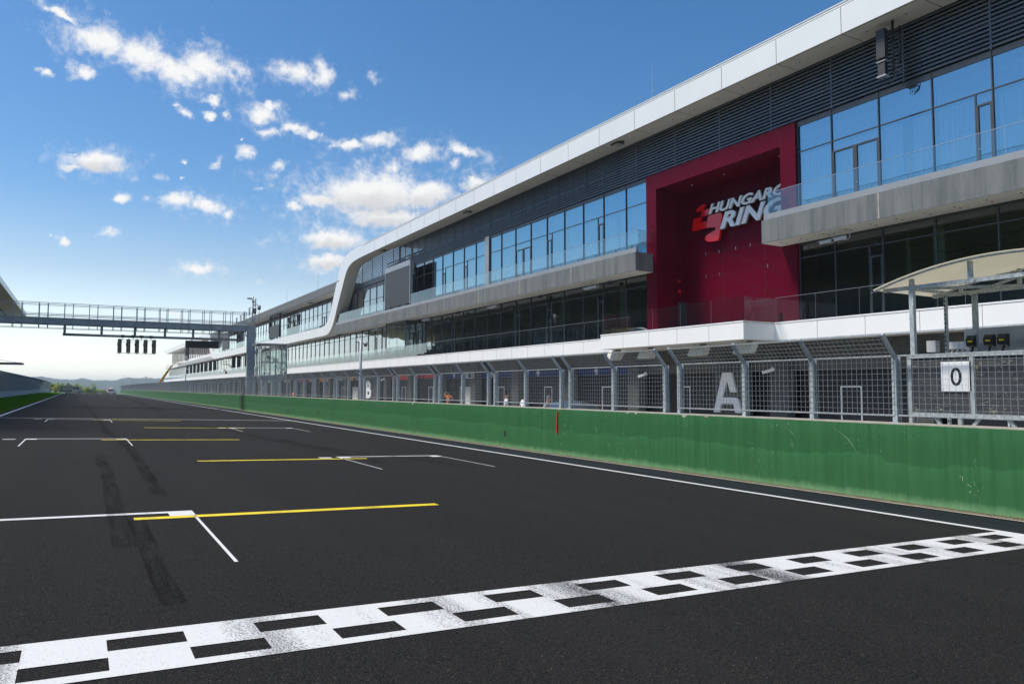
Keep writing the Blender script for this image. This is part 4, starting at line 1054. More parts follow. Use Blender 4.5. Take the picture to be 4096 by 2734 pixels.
# fittings along the garages
for y, z, lb in ((36.0, 2.45, 'white wall camera on the ribbed pier left of letter A'), (26.2, 2.52, 'white wall camera on the ribbed pier right of letter A'), (82.0, 2.6, 'white wall camera on the pier right of letter B')):
    t = thing('wall_camera', (30.3, y, z), lb, 'camera')
    mb = MB(); mb.ball((30.32, y, z + .05), .12); mb.build('mount', M['white_frame'], t)
    mb = MB(); mb.bar((30.25, y, z), (30.1, y + .45, z - .12), .14); mb.build('housing', M['white_frame'], t)
t = thing('air_conditioner', (30.6, 60.0, 2.6), 'pale box unit fixed over the pier beside the blue banners', 'unit'); mb = MB(); mb.box(30.1, 30.4, 59.4, 60.5, 2.45, 2.98); mb.build('housing', M['cctv'], t); mb = MB(); mb.box(30.09, 30.1, 59.5, 60.1, 2.52, 2.92); mb.build('grille', M['charcoal'], t)
for y0, y1, lb in ((93.1, 95.3, 'beige door leaf standing open under the orange ended banner'), (60.9, 62.4, 'beige door leaf standing open right of the orange shirted man')):
    mb = MB(); mb.box(30.9, 30.95, y0, y1, -.43, 1.72); mb.box(30.88, 30.9, y0 + .1, y0 + .2, .5, .7, 1); tag(mb.build('open_door', [M['soffit'], M['charcoal']]), lb, 'door')
for x, lb in ((15.75, 'left one of two blue-grey cabinets behind the fence by the booth'), (16.75, 'right one of two blue-grey cabinets behind the fence by the booth')):
    t = thing('cabinet', (x, 76, -.45), lb, 'cabinet'); mb = MB(); mb.box(x - .3, x + .3, 76, 76.5, -.40, 2.3); mb.box(x - .33, x + .33, 75.97, 76.53, 2.3, 2.36); mb.build('body', M['capping'], t); mb = MB(); mb.box(x - .26, x + .26, 75.985, 76, -.3, 2.2); mb.build('door', M['capping'], t)
# banners over the garage doors
def banner(y0, y1, mt, label, z0=2.5, z1=3.06):
    mb = MB(); mb.box(30.93, 30.985, y0, y1, z0, z1)
    return tag(mb.build('banner', mt), label, 'banner', 'garage banners')
def ring_text(o, yc, zc):
    mb = MB(); rr = 0.165
    for s_ in (-0.07, 0.07):
        pts = [(30.915, yc + s_ + rr * 0.78 * math.cos(2 * math.pi * k / 24), zc + 0.25 * math.sin(2 * math.pi * k / 24)) for k in range(25)]
        mb.tube(pts, 0.013, 4, cap=False)
    mb.build('emblem', M['white_frame'], o)
    text('FIA', M['white_frame'], o, 30.918, yc + 0.165, zc - 0.08, 0.33, 0.16, 'lettering', 0.004, 0, 0.012)
for y0, y1, yc, lb in ((36.77 + 1.2, 44.25, 41.94, 'dark blue banner with white oval emblem nearest to letter A'), (45.4, 51.7, 49.54, 'dark blue banner with white oval emblem above the white shirted man'),
                       (52.9, 59.2, 57.1, 'dark blue banner with white oval emblem half hidden by a wide fence post'), (60.35, 66.6, 64.66, 'dark blue banner with white oval emblem above the orange shirted man')):
    o = banner(y0, y1, M['blue_banner'], lb); ring_text(o, yc, 2.80)
o = banner(67.8, 74.0, M['black'], 'black banner with bright red slanted bars at its ends')
mb = MB()
for a_, b_ in ((69.3, 71.9), (72.3, 73.0), (73.3, 73.95)): mb.poly([(30.925, b_, 2.62), (30.925, a_, 2.62), (30.925, a_ - 0.12, 3.05), (30.925, b_ - 0.12, 3.05)])
mb.build('red_bar', M['red_banner'], o, fix=False)
banner(75.3, 81.5, M['red_banner'], 'plain bright red banner beside letter B')
for y0, y1, word, lb in ((90.3, 96.4, 'McLaren', 'black banner with orange ends and white word, right of the camera mast'), (97.6, 103.9, 'MCL RN', 'black banner with orange ends left of the camera mast')):
    o = banner(y0, y1, M['garage'], lb); mb = MB()
    for s_, e_ in ((1, y1), (-1, y0)):
        mb.poly([(30.925, e_, 2.5), (30.925, e_ - s_ * 1.15, 2.5), (30.925, e_ - s_ * 1.45, 3.06), (30.925, e_, 3.06)])
    mb.build('orange_end', M['orange_banner'], o, fix=False)
    text(word, M['white_frame'], o, 30.92, (y0 + y1) / 2 + 0.9, 2.62, 1.8, 0.24, 'lettering', 0.004, 0.15, 0.01)
o = banner(105.2, 111.2, M['orange_banner'], 'orange and black banner farther left along the garages')
o = banner(112.6, 118.9, M['dark_red_banner'], 'dark red banner with white word behind the fence'); text('LECLERC', M['white_frame'], o, 30.92, 116.6, 2.64, 1.9, 0.2, 'lettering', 0.004, 0.1, 0.01)
banner(120.0, 126.3, M['dark_red_banner'], 'plain dark red banner farthest left of the red ones')
for k in range(6):
    o = banner(128.0 + 7.46 * k, 133.9 + 7.46 * k, M['pale_banner'], 'pale grey banner far along the garages, behind gantry column')

# ---------------------------------------------------------------- screens on the balcony
def screen(y0, y1, z0, z1, x, label, open_top=0.0):
    t = thing('display_screen', (x, (y0 + y1) / 2, z0), label, 'screen', 'big display screens on the balcony')
    mb = MB(); mb.box(x, x + 0.22, y0, y1, z0, z1); mb.build('panel', M['screen'], t)
    mb = MB(); ht = z1 + open_top
    mb.box(x - 0.02, x + 0.3, y0 - 0.14, y0, z0 - 0.05, ht + 0.55 if not open_top else ht); mb.box(x - 0.02, x + 0.3, y1, y1 + 0.10, z0 - 0.05, ht + 0.55 if not open_top else ht)
    if open_top:
        for k in range(6): mb.box(x + 0.05, x + 0.2, y0 + (y1 - y0) * k / 5 - 0.05, y0 + (y1 - y0) * k / 5 + 0.05, z1, ht)
        for z in (z1 + open_top / 2, ht): mb.box(x + 0.0, x + 0.2, y0, y1, z - 0.05, z + 0.05)
    else: mb.box(x - 0.02, x + 0.3, y0, y1, z1, z1 + 0.55)
    mb.build('frame', M['capping'] if not open_top else M['charcoal'], t)
    return t
screen(71.5, 78.6, 10.32, 14.25, 29.05, 'tall grey blank display screen on the near balcony')
screen(128.6, 135.8, 10.3, 12.3, 28.75, 'half built display screen with open frame above, beyond the white bend', 1.9)
screen(179, 186.4, 10.4, 14.2, 28.75, 'grey blank display screen behind the gantry beam')
screen(252, 259, 10.2, 11.6, 28.85, 'slim black lattice screen frame on the far white balcony', 3.4)

# ---------------------------------------------------------------- cameras, lamps and aerials on the building
def cctv_pair(y, z, x, label):
    t = thing('security_camera', (x, y, z), label, 'camera', 'camera pairs hanging under the balcony')
    for k, dy in enumerate((0.0, 0.85)):
        mb = MB(); yy = y - dy; xx = x - 0.1 * k
        mb.tube([(xx, yy, z), (xx, yy, z - 0.42), (xx - 0.05, yy + 0.10, z - 0.46), (xx - 0.1, yy + 0.3, z - 0.46)], 0.02, 6)
        mb.build('bracket', M['cctv'], t)
        mb = MB(); a, b = Vector((xx - 0.06, yy + 0.12, z - 0.36)), Vector((xx - 0.22, yy + 0.62, z - 0.42))
        mb.bar(a, b, 0.13, 0.12); mb.bar(a + Vector((0, 0, 0.075)), b + Vector((-0.03, 0.1, 0.075)), 0.15, 0.015)
        mb.tube([b, b + (b - a).normalized() * 0.02], 0.045, 8, m=1)
        mb.build('housing', [M['cctv'], M['black']], t)
    return t
for y, lb in ((21.9, 'pair of grey security cameras under the right-hand balcony'), (40.6, 'pair of grey security cameras under the left balcony next to the niche'), (54.4, 'pair of security cameras under the balcony, third from the niche'),
              (68.2, 'pair of security cameras under the balcony near the tall grey screen'), (82.9, 'pair of security cameras under the balcony left of the tall grey screen'), (95.3, 'pair of security cameras under the bend of the white ribbon'), (110, 'pair of security cameras under the white band beyond the bend')):
    cctv_pair(y, 8.70, 29.6, lb)
def spot(y, z, x, label):
    t = thing('spotlight', (x, y, z), label, 'spotlight', 'dark spotlights under the balcony')
    mb = MB(); mb.tube([(x, y, z), (x, y, z - 0.12)], 0.02, 6); mb.bar((x - 0.1, y, z - 0.2), (x + 0.1, y + 0.06, z - 0.16), 0.24, 0.18); mb.build('lamp_head', M['charcoal'], t)
    mb = MB(); mb.bar((x - 0.115, y - 0.004, z - 0.203), (x - 0.1, y, z - 0.2), 0.2, 0.15); mb.build('lens', M['auto_glass'], t)
for y, lb in ((39.2, 'dark spotlight just right of the camera pair next to the niche'), (47.8, 'dark spotlight under the balcony, in the middle of the near stretch'), (62, 'dark spotlight under the balcony nearest to the tall screen'), (89, 'dark spotlight under the balcony before the white bend'), (12.2, 'dark spotlight under the right-hand balcony at the picture edge')):
    spot(y, 8.70, 30.0, lb)
def flood(x, y, z, label):
    t = thing('floodlight', (x, y, z), label, 'floodlight', 'floodlights under the roof edge')
    mb = MB(); mb.box(x - 0.30, x + 0.30, y - 0.38, y + 0.30, z - 0.10, z - 0.02); mb.extr([(y - 0.38, x - 0.3), (y - 0.72, x), (y - 0.38, x + 0.3)], lambda u, v, d: (v, u, d), z - 0.10, z - 0.02); mb.box(x - 0.05, x + 0.05, y - 0.1, y, z - 0.02, z)
    mb.build('housing', M['charcoal'], t)
    mb = MB()
    for k in range(6): mb.box(x - 0.22, x + 0.22, y - 0.32 + k * 0.1, y - 0.26 + k * 0.1, z - 0.115, z - 0.10)
    mb.build('lens', M['cctv'], t)
flood(29.45, 37.6, 17.31, 'dark floodlight under the roof edge, left of the niche'); flood(29.55, 59.3, 17.31, 'dark floodlight under the roof edge, middle one'); flood(29.6, 81.0, 17.31, 'dark floodlight under the roof edge, farthest one before the bend')
flood(29.6, 112.0, 14.33, 'pale floodlight under the grey roof just beyond the bend'); flood(29.6, 132.0, 14.33, 'pale floodlight under the grey roof near the gantry mast')
def hood(y, x, label):
    t = thing('hood_lamp', (x, y, 3.9), label, 'lamp', 'cream hooded lamps under the projecting terrace')
    mb = MB(); mb.box(x - 0.15, x + 0.35, y - 0.1, y + 0.1, 3.82, 3.905)
    mb.extr([(x + 0.30, 3.82), (x - 0.12, 3.82), (x - 0.42, 3.34), (x + 0.05, 3.34)], lambda u, v, d: (u, d, v), y - 0.52, y + 0.52)
    mb.build('hood', M['soffit'], t)
    mb = MB(); mb.box(x - 0.40, x + 0.03, y - 0.50, y + 0.50, 3.28, 3.338); mb.build('diffuser', M['poly'], t)
for y, lb in ((36.0, 'cream hooded lamp farthest left under the projecting terrace'), (33.0, 'second cream hooded lamp from the left under the terrace'), (28.9, 'third cream hooded lamp from the left under the terrace'), (25.75, 'cream hooded lamp at the corner of the projecting terrace')):
    hood(y, 28.0, lb)
# aerial hanging under the roof edge on the right
t = thing('aerial', (29.65, 18.9, 17.3), 'black aerial boxes with looped cables hanging from the roof edge', 'aerial')
mb = MB(); mb.tube([(29.65, 18.85, 17.32), (29.65, 18.85, 14.95)], 0.055, 10); mb.tube([(29.75, 18.62, 17.0), (29.75, 18.62, 15.5)], 0.045, 8)
for z in (16.9, 16.6, 16.2, 15.9, 15.35, 15.05): mb.bar((29.5, 19.02, z), (29.75, 18.55, z), 0.03)
mb.build('pole', M['black'], t)
mb = MB(); mb.box(29.32, 29.55, 19.02, 19.42, 15.75, 17.0); mb.build('box', M['charcoal'], t)
mb = MB(); mb.box(29.34, 29.54, 19.05, 19.38, 14.98, 15.58); mb.box(29.30, 29.56, 19.0, 19.42, 15.58, 15.61, 1); mb.box(29.30, 29.56, 19.0, 19.42, 14.93, 14.98, 1); mb.build('box', [M['charcoal'], M['cctv']], t)
mb = MB()
for k in range(4):
    y = 19.1 + 0.08 * k
    mb.tube([(29.42, y, 14.95), (29.44, y - 0.05, 14.72 - 0.03 * k), (29.55, y - 0.25, 14.62 - 0.03 * k), (29.62, 18.75, 14.85), (29.66, 18.72, 15.6)], 0.013, 5)
mb.tube([(29.5, 19.2, 15.75), (29.5, 19.0, 15.65), (29.7, 18.6, 15.62), (29.75, 18.45, 15.8)], 0.012, 5)
mb.build('cable', M['black'], t)
# lightning rods on the roof
for k, (y, h_, z) in enumerate(((34.3, 1.7, 18.74), (52.6, 1.8, 18.74), (71.5, 1.6, 18.74), (20.5, 0.01, 18.7))):
    if h_ < 0.1: continue
    mb = MB(); mb.tube([(29.6, y, z - 0.05), (29.6, y, z + h_ + 0.9)], [0.018, 0.008], 5)
    tag(mb.build('lightning_rod', M['galv_dark']), ('thin lightning rod on the roof above the niche', 'thin lightning rod on the roof above the long left window row', 'thin lightning rod on the roof above the tall screen')[k], 'rod', 'lightning rods on the roof')
for k, y in enumerate((108.0, 127.0)):
    mb = MB(); mb.tube([(29.6, y, 15.5), (29.6, y, 18.4)], [0.022, 0.012], 5)
    tag(mb.build('lightning_rod', M['galv_dark']), ('thin rod on the grey roof nearer to the bend', 'thin rod on the grey roof nearer to the gantry')[k], 'rod', 'lightning rods on the roof')
# mobile phone aerials on the grey roof behind the gantry
for k, (y, zt, w_) in enumerate(((166, 19.0, 0.55), (172, 18.6, 0.9), (176, 18.2, 0.5), (181, 18.0, 0.4), (160, 20.2, 0.6))):
    t = thing('roof_aerial', (31, y, 15.5), 'pale panel aerial on a pole on the grey roof behind the gantry', 'aerial', 'panel aerials on the grey roof')
    mb = MB(); mb.tube([(31, y, 15.4), (31, y, zt)], 0.07, 6); mb.build('pole', M['galv_dark'], t)
    mb = MB(); mb.box(30.75, 30.95, y - w_, y + w_, zt - 1.9, zt - 0.3); mb.build('panel', M['cctv'], t)
# site leftovers on the projecting terrace
t = thing('pallet_stack', (27.7, 34.9, 4.80), 'two pale wooden pallets leaning together on the projecting terrace', 'pallet')
for k in range(2):
    mb = MB(); z = 4.82 + 0.16 * k
    for i in range(7): mb.bar((27.35, 35.5 - 0.2 * i, z + 0.12 + 0.06 * k * (6 - i) / 6), (28.3, 35.5 - 0.2 * i, z + 0.12 + 0.06 * k * (6 - i) / 6), 0.12, 0.022)
    for x in (27.4, 27.8, 28.2): mb.bar((x, 35.6, z + 0.05 + 0.06 * k), (x, 34.2, z + 0.05), 0.09, 0.10)
    mb.build('pallet', M['wood'], t)
mb = MB(); mb.ball((27.8, 33.6, 4.80), 0.5, 0.75, 0.30, 14, 8); tag(mb.build('sheet_heap', M['tarp_grey']), 'grey covered heap next to the wooden pallets', 'heap')

# ---------------------------------------------------------------- start gantry
GY = 72.0
g = thing('gantry', (13.75, GY, -0.45), 'grey galvanised start gantry spanning the track with railings', 'gantry')
mb = MB()
for x0, x1 in ((13.30, 13.36), (13.90, 13.96)): mb.box(x0, x1, GY - 0.02, GY + 0.55, -0.45, 6.35)
mb.box(13.36, 13.90, GY + 0.22, GY + 0.28, -0.45, 6.35); mb.box(13.2, 14.05, GY - 0.08, GY + 0.6, 6.35, 6.45)
mb.box(13.36, 13.90, GY + 0.0, GY + 0.03, -0.45, 6.35)
for z in (0.9, 2.2, 3.5, 4.8, 6.0): mb.bar((13.98, GY - 0.02, z), (14.02, GY - 0.02, z + 1.2), 0.035)
mb.build('column', M['galv'], g)
mb = MB(); mb.box(13.28, 13.98, GY, GY + 0.5, 6.45, 7.35); mb.build('head_block', M['galv_dark'], g)
mb = MB(); XL = -22.0
for yy in (GY, GY + 1.0):
    mb.box(XL, 13.28, yy, yy + 0.03, 6.80, 7.27); mb.box(XL, 13.28, yy - 0.08, yy + 0.11, 7.27, 7.30); mb.box(XL, 13.28, yy - 0.08, yy + 0.11, 6.77, 6.80)
k = XL
while k < 13.2: mb.box(k, k + 0.03, GY + 0.03, GY + 1.0, 6.85, 7.1); k += 1.0
mb.build('beam', M['galv_dark'], g)
mb = MB(); mb.box(XL, 13.5, GY + 0.05, GY + 1.0, 7.302, 7.33); k = XL
while k < 13.4: mb.box(k, k + 0.02, GY - 0.1, GY + 1.1, 7.33, 7.36); k += 0.14
mb.build('walkway', M['galv'], g)
mb = MB()
for yy in (GY - 0.07, GY + 1.07):
    for z in (7.52, 7.64, 8.42, 8.53, 6.47): mb.bar((XL, yy, z), (13.6, yy, z), 0.035)
    k = 13.1; sgn = 0
    while k > XL:
        mb.bar((k, yy, 6.45), (k, yy, 8.55), 0.05); k -= (1.18, 0.62)[sgn % 2]; sgn += 1
mb.build('railing', M['galv_dark'], g)
mb = MB(); pz = 5.98
mb.tube([(-1.38, GY + 0.3, pz), (13.0, GY + 0.3, pz)], 0.11, 12)
for x in (-1.25, 1.45, 3.98, 6.35, 8.65, 10.85, 12.85):
    mb.tube([(x, GY + 0.3, 6.78), (x, GY + 0.3, pz)], 0.10, 10); mb.tube([(x, GY + 0.3, 6.52), (x, GY + 0.3, 6.49)], 0.2, 10)
mb.build('lower_pipe', M['galv_dark'], g)
# five start lights on one frame
t = thing('start_lights', (4.2, GY, 4.5), 'set of five black four-lamp start lights hanging below the gantry', 'start lights')
mb = MB(); mb.bar((2.75, GY + 0.1, 5.68), (5.65, GY + 0.1, 5.68), 0.03); mb.bar((2.75, GY + 0.1, 5.50), (5.65, GY + 0.1, 5.50), 0.02); mb.bar((2.6, GY + 0.1, 4.52), (5.65, GY + 0.1, 4.52), 0.035)
for x in (3.05, 3.85, 4.5, 5.25): mb.bar((x, GY + 0.2, 5.7), (x, GY + 0.25, 5.98), 0.04); mb.box(x - 0.13, x + 0.13, GY + 0.15, GY + 0.45, 5.87, 6.10)
mb.build('hanger_frame', M['black'], t)
for k in range(5):
    x = 2.83 + 0.665 * k
    mb = MB(); mb.box(x - 0.155, x + 0.155, GY + 0.02, GY + 0.22, 4.56, 5.72); mb.tube([(x, GY + 0.12, 5.72), (x, GY + 0.12, 5.80)], 0.03, 6); mb.tube([(x, GY + 0.12, 4.56), (x, GY + 0.12, 4.44)], 0.03, 6)
    mb.box(x - 0.19, x - 0.155, GY + 0.05, GY + 0.2, 5.15, 5.4)
    hsg = mb.build('signal_housing', M['black'], t)
    for j in range(4):
        z = 4.71 + 0.285 * j
        mb = MB()
        for a in range(10):
            t0, t1 = math.pi * a / 9, 0
            p = (x + 0.115 * math.cos(t0), z + 0.115 * math.sin(t0))
            if a: mb.poly([(q[0], GY + 0.02, q[1]), (p[0], GY + 0.02, p[1]), (p[0], GY - 0.10, p[1]), (q[0], GY - 0.10, q[1])])
            q = p
        mb.tube([(x, GY + 0.021, z), (x, GY + 0.01, z)], 0.105, 12, m=1)
        mb.build('lamp', [M['black'], M['led_lens']], hsg, fix=False)
t = thing('display_board', (9.4, GY, 5.0), 'black horizontal display board hanging under the right half of the gantry', 'display board')
mb = MB(); mb.box(8.02, 10.78, GY + 0.05, GY + 0.28, 5.14, 5.78)
for x in (8.55, 10.2): mb.bar((x, GY + 0.2, 5.78), (x, GY + 0.28, 5.95), 0.06)
mb.build('housing', M['black'], t)
mb = MB()
for k in range(6): mb.box(8.1 + 0.44 * k, 8.1 + 0.44 * k + 0.38, GY + 0.035, GY + 0.05, 5.2, 5.72)
mb.build('display_tile', M['black'], t)
# mast with cameras on top of the column
t = thing('camera_mast', (13.7, GY, 6.45), 'short mast with dome camera, siren lamp and bullet camera above the gantry column', 'camera mast')
mb = MB(); mb.tube([(13.72, GY + 0.2, 6.45), (13.72, GY + 0.2, 10.1)], 0.075, 10); mb.tube([(13.9, GY + 0.1, 6.3), (13.9, GY + 0.1, 8.8)], 0.05, 8); mb.tube([(13.72, GY + 0.2, 9.3), (14.1, GY + 0.2, 9.35), (14.3, GY + 0.2, 9.25)], 0.035, 6); mb.tube([(14.3, GY + 0.2, 8.9), (14.3, GY + 0.2, 7.9)], 0.03, 6); mb.build('pole', M['galv'], t)
mb = MB(); mb.tube([(14.3, GY + 0.2, 9.28), (14.3, GY + 0.2, 9.0)], [0.15, 0.16], 12); mb.ball((14.3, GY + 0.2, 8.98), 0.15, m=1); mb.build('dome_camera', [M['cctv'], M['black']], t)
mb = MB(); mb.bar((13.65, GY + 0.2, 9.87), (13.2, GY + 0.1, 9.85), 0.14); mb.bar((13.7, GY + 0.2, 9.62), (13.8, GY + 0.05, 9.55), 0.16); mb.build('bullet_camera', M['cctv'], t)
mb = MB(); mb.box(13.74, 14.0, GY - 0.1, GY + 0.15, 8.5, 8.95); mb.tube([(13.87, GY - 0.10, 8.72), (13.87, GY - 0.12, 8.72)], 0.11, 12, m=1); mb.build('siren_lamp', [M['black'], M['poly']], t)
mb = MB(); mb.box(13.82, 14.0, GY - 0.14, GY - 0.09, 5.42, 5.56); tag(mb.build('warning_sticker', M['paint_yellow']), 'tiny yellow tag on the gantry column beside the booth roof', 'tag')
# glazed booth behind the column
t = thing('starter_booth', (14.9, 69, 2.6), 'raised glass booth with flat corrugated roof beside the gantry column', 'booth')
x0, x1, y0_, y1_ = 13.75, 15.95, 68.0, 70.2
mb = MB()
for x in (x0, x0 + 0.75, x0 + 1.25, x0 + 1.75, x1):
    for y in (y0_, y1_): mb.box(x - 0.04, x + 0.04, y - 0.04, y + 0.04, 2.6, 5.38)
for y in (y0_ + 0.7, y0_ + 1.45):
    for x in (x0, x1): mb.box(x - 0.04, x + 0.04, y - 0.04, y + 0.04, 2.6, 5.38)
for z in (2.62, 3.85, 5.1, 5.36):
    for y in (y0_, y1_): mb.box(x0 + 0.04, x1 - 0.04, y - 0.03, y + 0.03, z - 0.03, z + 0.03)
    for x in (x0, x1): mb.box(x - 0.03, x + 0.03, y0_ + 0.04, y1_ - 0.04, z - 0.03, z + 0.03)
for a, b in ((x0 + 0.1, x0 + 0.7), (x0 + 0.7, x0 + 0.1), (x0 + 1.3, x0 + 1.7), (x0 + 1.7, x0 + 1.3), (x0 + 1.8, x1), (x1, x0 + 1.8)): mb.bar((a, y0_ + 0.1, 2.65), (b, y0_ + 0.1, 3.8), 0.03)
mb.build('frame', M['galv_dark'], t)
mb = MB(); mb.box(x0, x1, y0_, y1_, 2.45, 2.58); mb.bar((14.3, 68.6, 2.45), (14.0, 69.4, -0.4), 0.18); mb.bar((15.5, 68.6, 2.45), (15.3, 69.4, -0.4), 0.18); mb.bar((14.2, 68.3, 2.4), (14.6, 70.3, 0.9), 0.14); mb.build('base', M['galv_dark'], t)
mb = MB(); mb.box(x0 - 0.35, x1 + 0.45, y0_ - 0.35, y1_ + 0.3, 5.42, 5.47)
for k in range(18): mb.box(x0 - 0.35 + k * 0.165, x0 - 0.27 + k * 0.165, y0_ - 0.36, y1_ + 0.3, 5.47, 5.50)
mb.build('roof', M['galv_dark'], t)
for pts in ([(x0 + 0.05, y0_ - 0.005), (x1 - 0.05, y0_ - 0.005)], [(x0 - 0.005, y1_ - 0.05), (x0 - 0.005, y0_ + 0.05)], [(x1, y0_ + 0.05), (x1, y1_ - 0.05)], [(x1 - 0.05, y1_), (x0 + 0.05, y1_)]):
    g_ = MB(); (a0, b0), (a1, b1) = pts; g_.poly([(a0, b0, 2.66), (a1, b1, 2.66), (a1, b1, 5.07), (a0, b0, 5.07)]); g_.build('pane', M['glass_booth'], t, fix=False)
mb = MB(); mb.bar((15.2, 69, 2.6), (15.2, 69, 3.9), 0.12); mb.box(15.0, 15.35, 68.9, 69.2, 3.9, 4.25); mb.build('control_desk', M['black'], t)
# camera masts along the pit wall
for k, (y, zt, lb) in enumerate(((40.6, 4.25, 'thin grey mast with white dome camera standing behind the fence near letter B'), (121, 4.5, 'camera mast before the far white slab, second along the wall'), (201, 4.4, 'camera mast near the yellow lift, third along the wall'),
                                 (262, 3.6, 'short lamp post next to the far end of the wall'), (311, 6.0, 'camera mast close to the far end of the wall'), (400, 5.0, 'farthest camera mast, above the white truck'))):
    x = 13.6 if y != 400 else 13.4
    t = thing('mast', (x, y, -0.45 + drop(y)), lb, 'mast', 'camera masts along the pit wall')
    mb = MB(); mb.tube([(x, y, -0.5 + drop(y)), (x, y, zt)], [0.085, 0.07], 10); mb.bar((x, y, zt - 0.16), (x + 0.28, y, zt - 0.16), 0.06); mb.build('pole', M['galv'], t)
    mb = MB(); mb.tube([(x + 0.28, y, zt - 0.10), (x + 0.28, y, zt - 0.24)], [0.11, 0.12], 12); mb.ball((x + 0.28, y, zt - 0.25), 0.105, n=12, m=1); mb.build('dome_camera', [M['cctv'], M['led_lens']], t)
    if k == 0:
        mb = MB(); mb.ball((x + 0.02, y - 0.1, 1.98), 0.05); mb.build('sensor', M['cctv'], t)

# ---------------------------------------------------------------- pit wall stand with vaulted roof and numbered board
t = thing('pit_stand', (13.9, 7, -0.45), 'galvanised pit wall stand with cream vaulted plastic roof', 'stand')
mb = MB(); FXs, BXs = 13.20, 14.80
mb.box(13.16, 13.24, 8.13, 8.21, -0.45, 3.50); mb.box(13.16, 13.24, 4.4, 4.48, -0.45, 3.50)
mb.box(14.76, 14.84, 7.88, 7.96, 2.62, 3.44); mb.box(14.78, 14.82, 7.90, 7.94, 1.0, 2.62); mb.box(14.76, 14.84, 4.4, 4.48, -0.45, 3.44)
mb.box(14.42, 14.49, 8.26, 8.30, 0.9, 3.46)
mb.build('post', M['galv'], t)
mb = MB()
z = 0.95
while z < 3.4: mb.box(14.415, 14.42, 8.27, 8.29, z, z + 0.045); z += 0.085
mb.build('slot', M['dark'], t, fix=False)
mb = MB()
for x in (FXs, BXs): mb.box(x - 0.03, x + 0.03, 4.0, 8.72, 3.40, 3.47)
for y in (8.17, 6.3, 4.45): mb.box(FXs + 0.03, BXs - 0.03, y - 0.035, y + 0.035, 3.385, 3.435)
for y, zt in ((8.17, 3.60), (7.12, 3.78), (5.9, 3.79)): mb.box(13.17, 13.23, y - 0.035, y + 0.035, 3.47, zt - 0.005); mb.box(14.77, 14.83, y - 0.03, y + 0.03, 3.47, zt - 0.005)
mb.bar((13.2, 8.0, 3.40), (14.8, 6.4, 3.40), 0.05); mb.bar((14.8, 8.0, 3.40), (13.2, 6.4, 3.40), 0.04)
for y in (8.05, 7.95, 7.2, 7.05): mb.tube([(13.17, y, 3.435), (13.155, y, 3.435)], 0.016, 6)
mb.build('roof_frame', M['galv'], t)
def arc(y): return 3.44 + 0.38 * (1 - ((y - 6.55) / 2.25) ** 2)
mb = MB(); n_ = 36
for i in range(n_):
    ya, yb_ = 8.80 - 4.5 * i / n_, 8.80 - 4.5 * (i + 1) / n_
    for dz, sd_ in ((0.0, 1), (0.014, 0)):
        mb.poly([(12.98, ya, arc(ya) + dz), (12.98, yb_, arc(yb_) + dz), (15.0, yb_, arc(yb_) + dz), (15.0, ya, arc(ya) + dz)], 0, True)
    mb.poly([(12.98, ya, arc(ya)), (12.98, yb_, arc(yb_)), (12.98, yb_, arc(yb_) + 0.014), (12.98, ya, arc(ya) + 0.014)])
    mb.poly([(15.0, ya, arc(ya)), (15.0, yb_, arc(yb_)), (15.0, yb_, arc(yb_) + 0.014), (15.0, ya, arc(ya) + 0.014)])
mb.build('roof_sheet', M['poly'], t, fix=False)
mb = MB()
for x in (13.02, 14.96):
    mb.tube([(x, 8.80 - 4.5 * i / 24, arc(8.80 - 4.5 * i / 24) - 0.022) for i in range(25)], 0.02, 6)
mb.build('roof_rib', M['galv'], t)
mb = MB(); mb.box(14.9, 15.4, 2.0, 8.45, 2.30, 2.34); mb.box(15.36, 15.40, 2.0, 8.45, 2.34, 2.78); mb.build('counter', M['capping'], t)
mb = MB(); mb.box(14.38, 14.52, 8.46, 8.64, 2.30, 2.52); mb.build('junction_box', M['cctv'], t)
mb = MB()
for k in range(4): mb.box(14.80, 14.90, 8.05 + 0.1 * k, 8.14 + 0.1 * k, 2.36, 2.50); mb.tube([(14.85, 8.1 + 0.1 * k, 2.36), (14.83, 8.12 + 0.1 * k, 2.26)], 0.015, 5)
mb.build('socket_row', M['white_frame'], t)
for k, y in enumerate((7.98, 7.66, 7.42)):
    mb = MB(); mb.extr([(14.83, 2.36), (14.70, 2.40), (14.68, 2.52), (14.74, 2.60), (14.85, 2.60)], lambda u, v, d: (u, d, v), y - 0.075, y + 0.075)
    mb.box(14.672, 14.69, y - 0.05, y + 0.03, 2.47, 2.50, 1); mb.tube([(14.78, y, 2.37), (14.76, y + 0.02, 2.27)], 0.02, 6); mb.build('power_socket', [M['black'], M['paint_yellow']], t)
# backing boards in a zinc frame with the number plate
t = thing('backing_board', (13.05, 6.6, 1.1), 'dark weathered boards with flaking paint behind the low mesh fence', 'board')
for y0, y1 in ((7.12, 8.13), (5.9, 7.02), (4.5, 5.85)):
    mb = MB(); mb.box(13.06, 13.085, y0, y1, 1.17, 2.125); mb.build('board', M['board'], t)
mb = MB(); mb.box(13.03, 13.10, 4.4, 8.20, 2.13, 2.20); mb.box(13.03, 13.10, 4.4, 8.20, 1.09, 1.16)
for y in (8.165, 7.07, 5.875): mb.box(13.035, 13.095, y - 0.045 + 0.01, y + 0.035, 1.16, 2.13)
for ya, yb_ in ((7.75, 7.62), (7.0, 7.14), (6.55, 6.4)): mb.bar((13.1, ya, 1.09), (13.1, yb_, 0.90), 0.05)
for y in (8.17, 7.3): mb.box(13.04, 13.10, y - 0.03, y + 0.03, 0.9, 1.09)
mb.build('frame', M['galv'], t)
sgn0 = thing('number_plate', (13.04, 7.33, 1.8), 'white square plate with black number 0 behind the low mesh', 'sign')
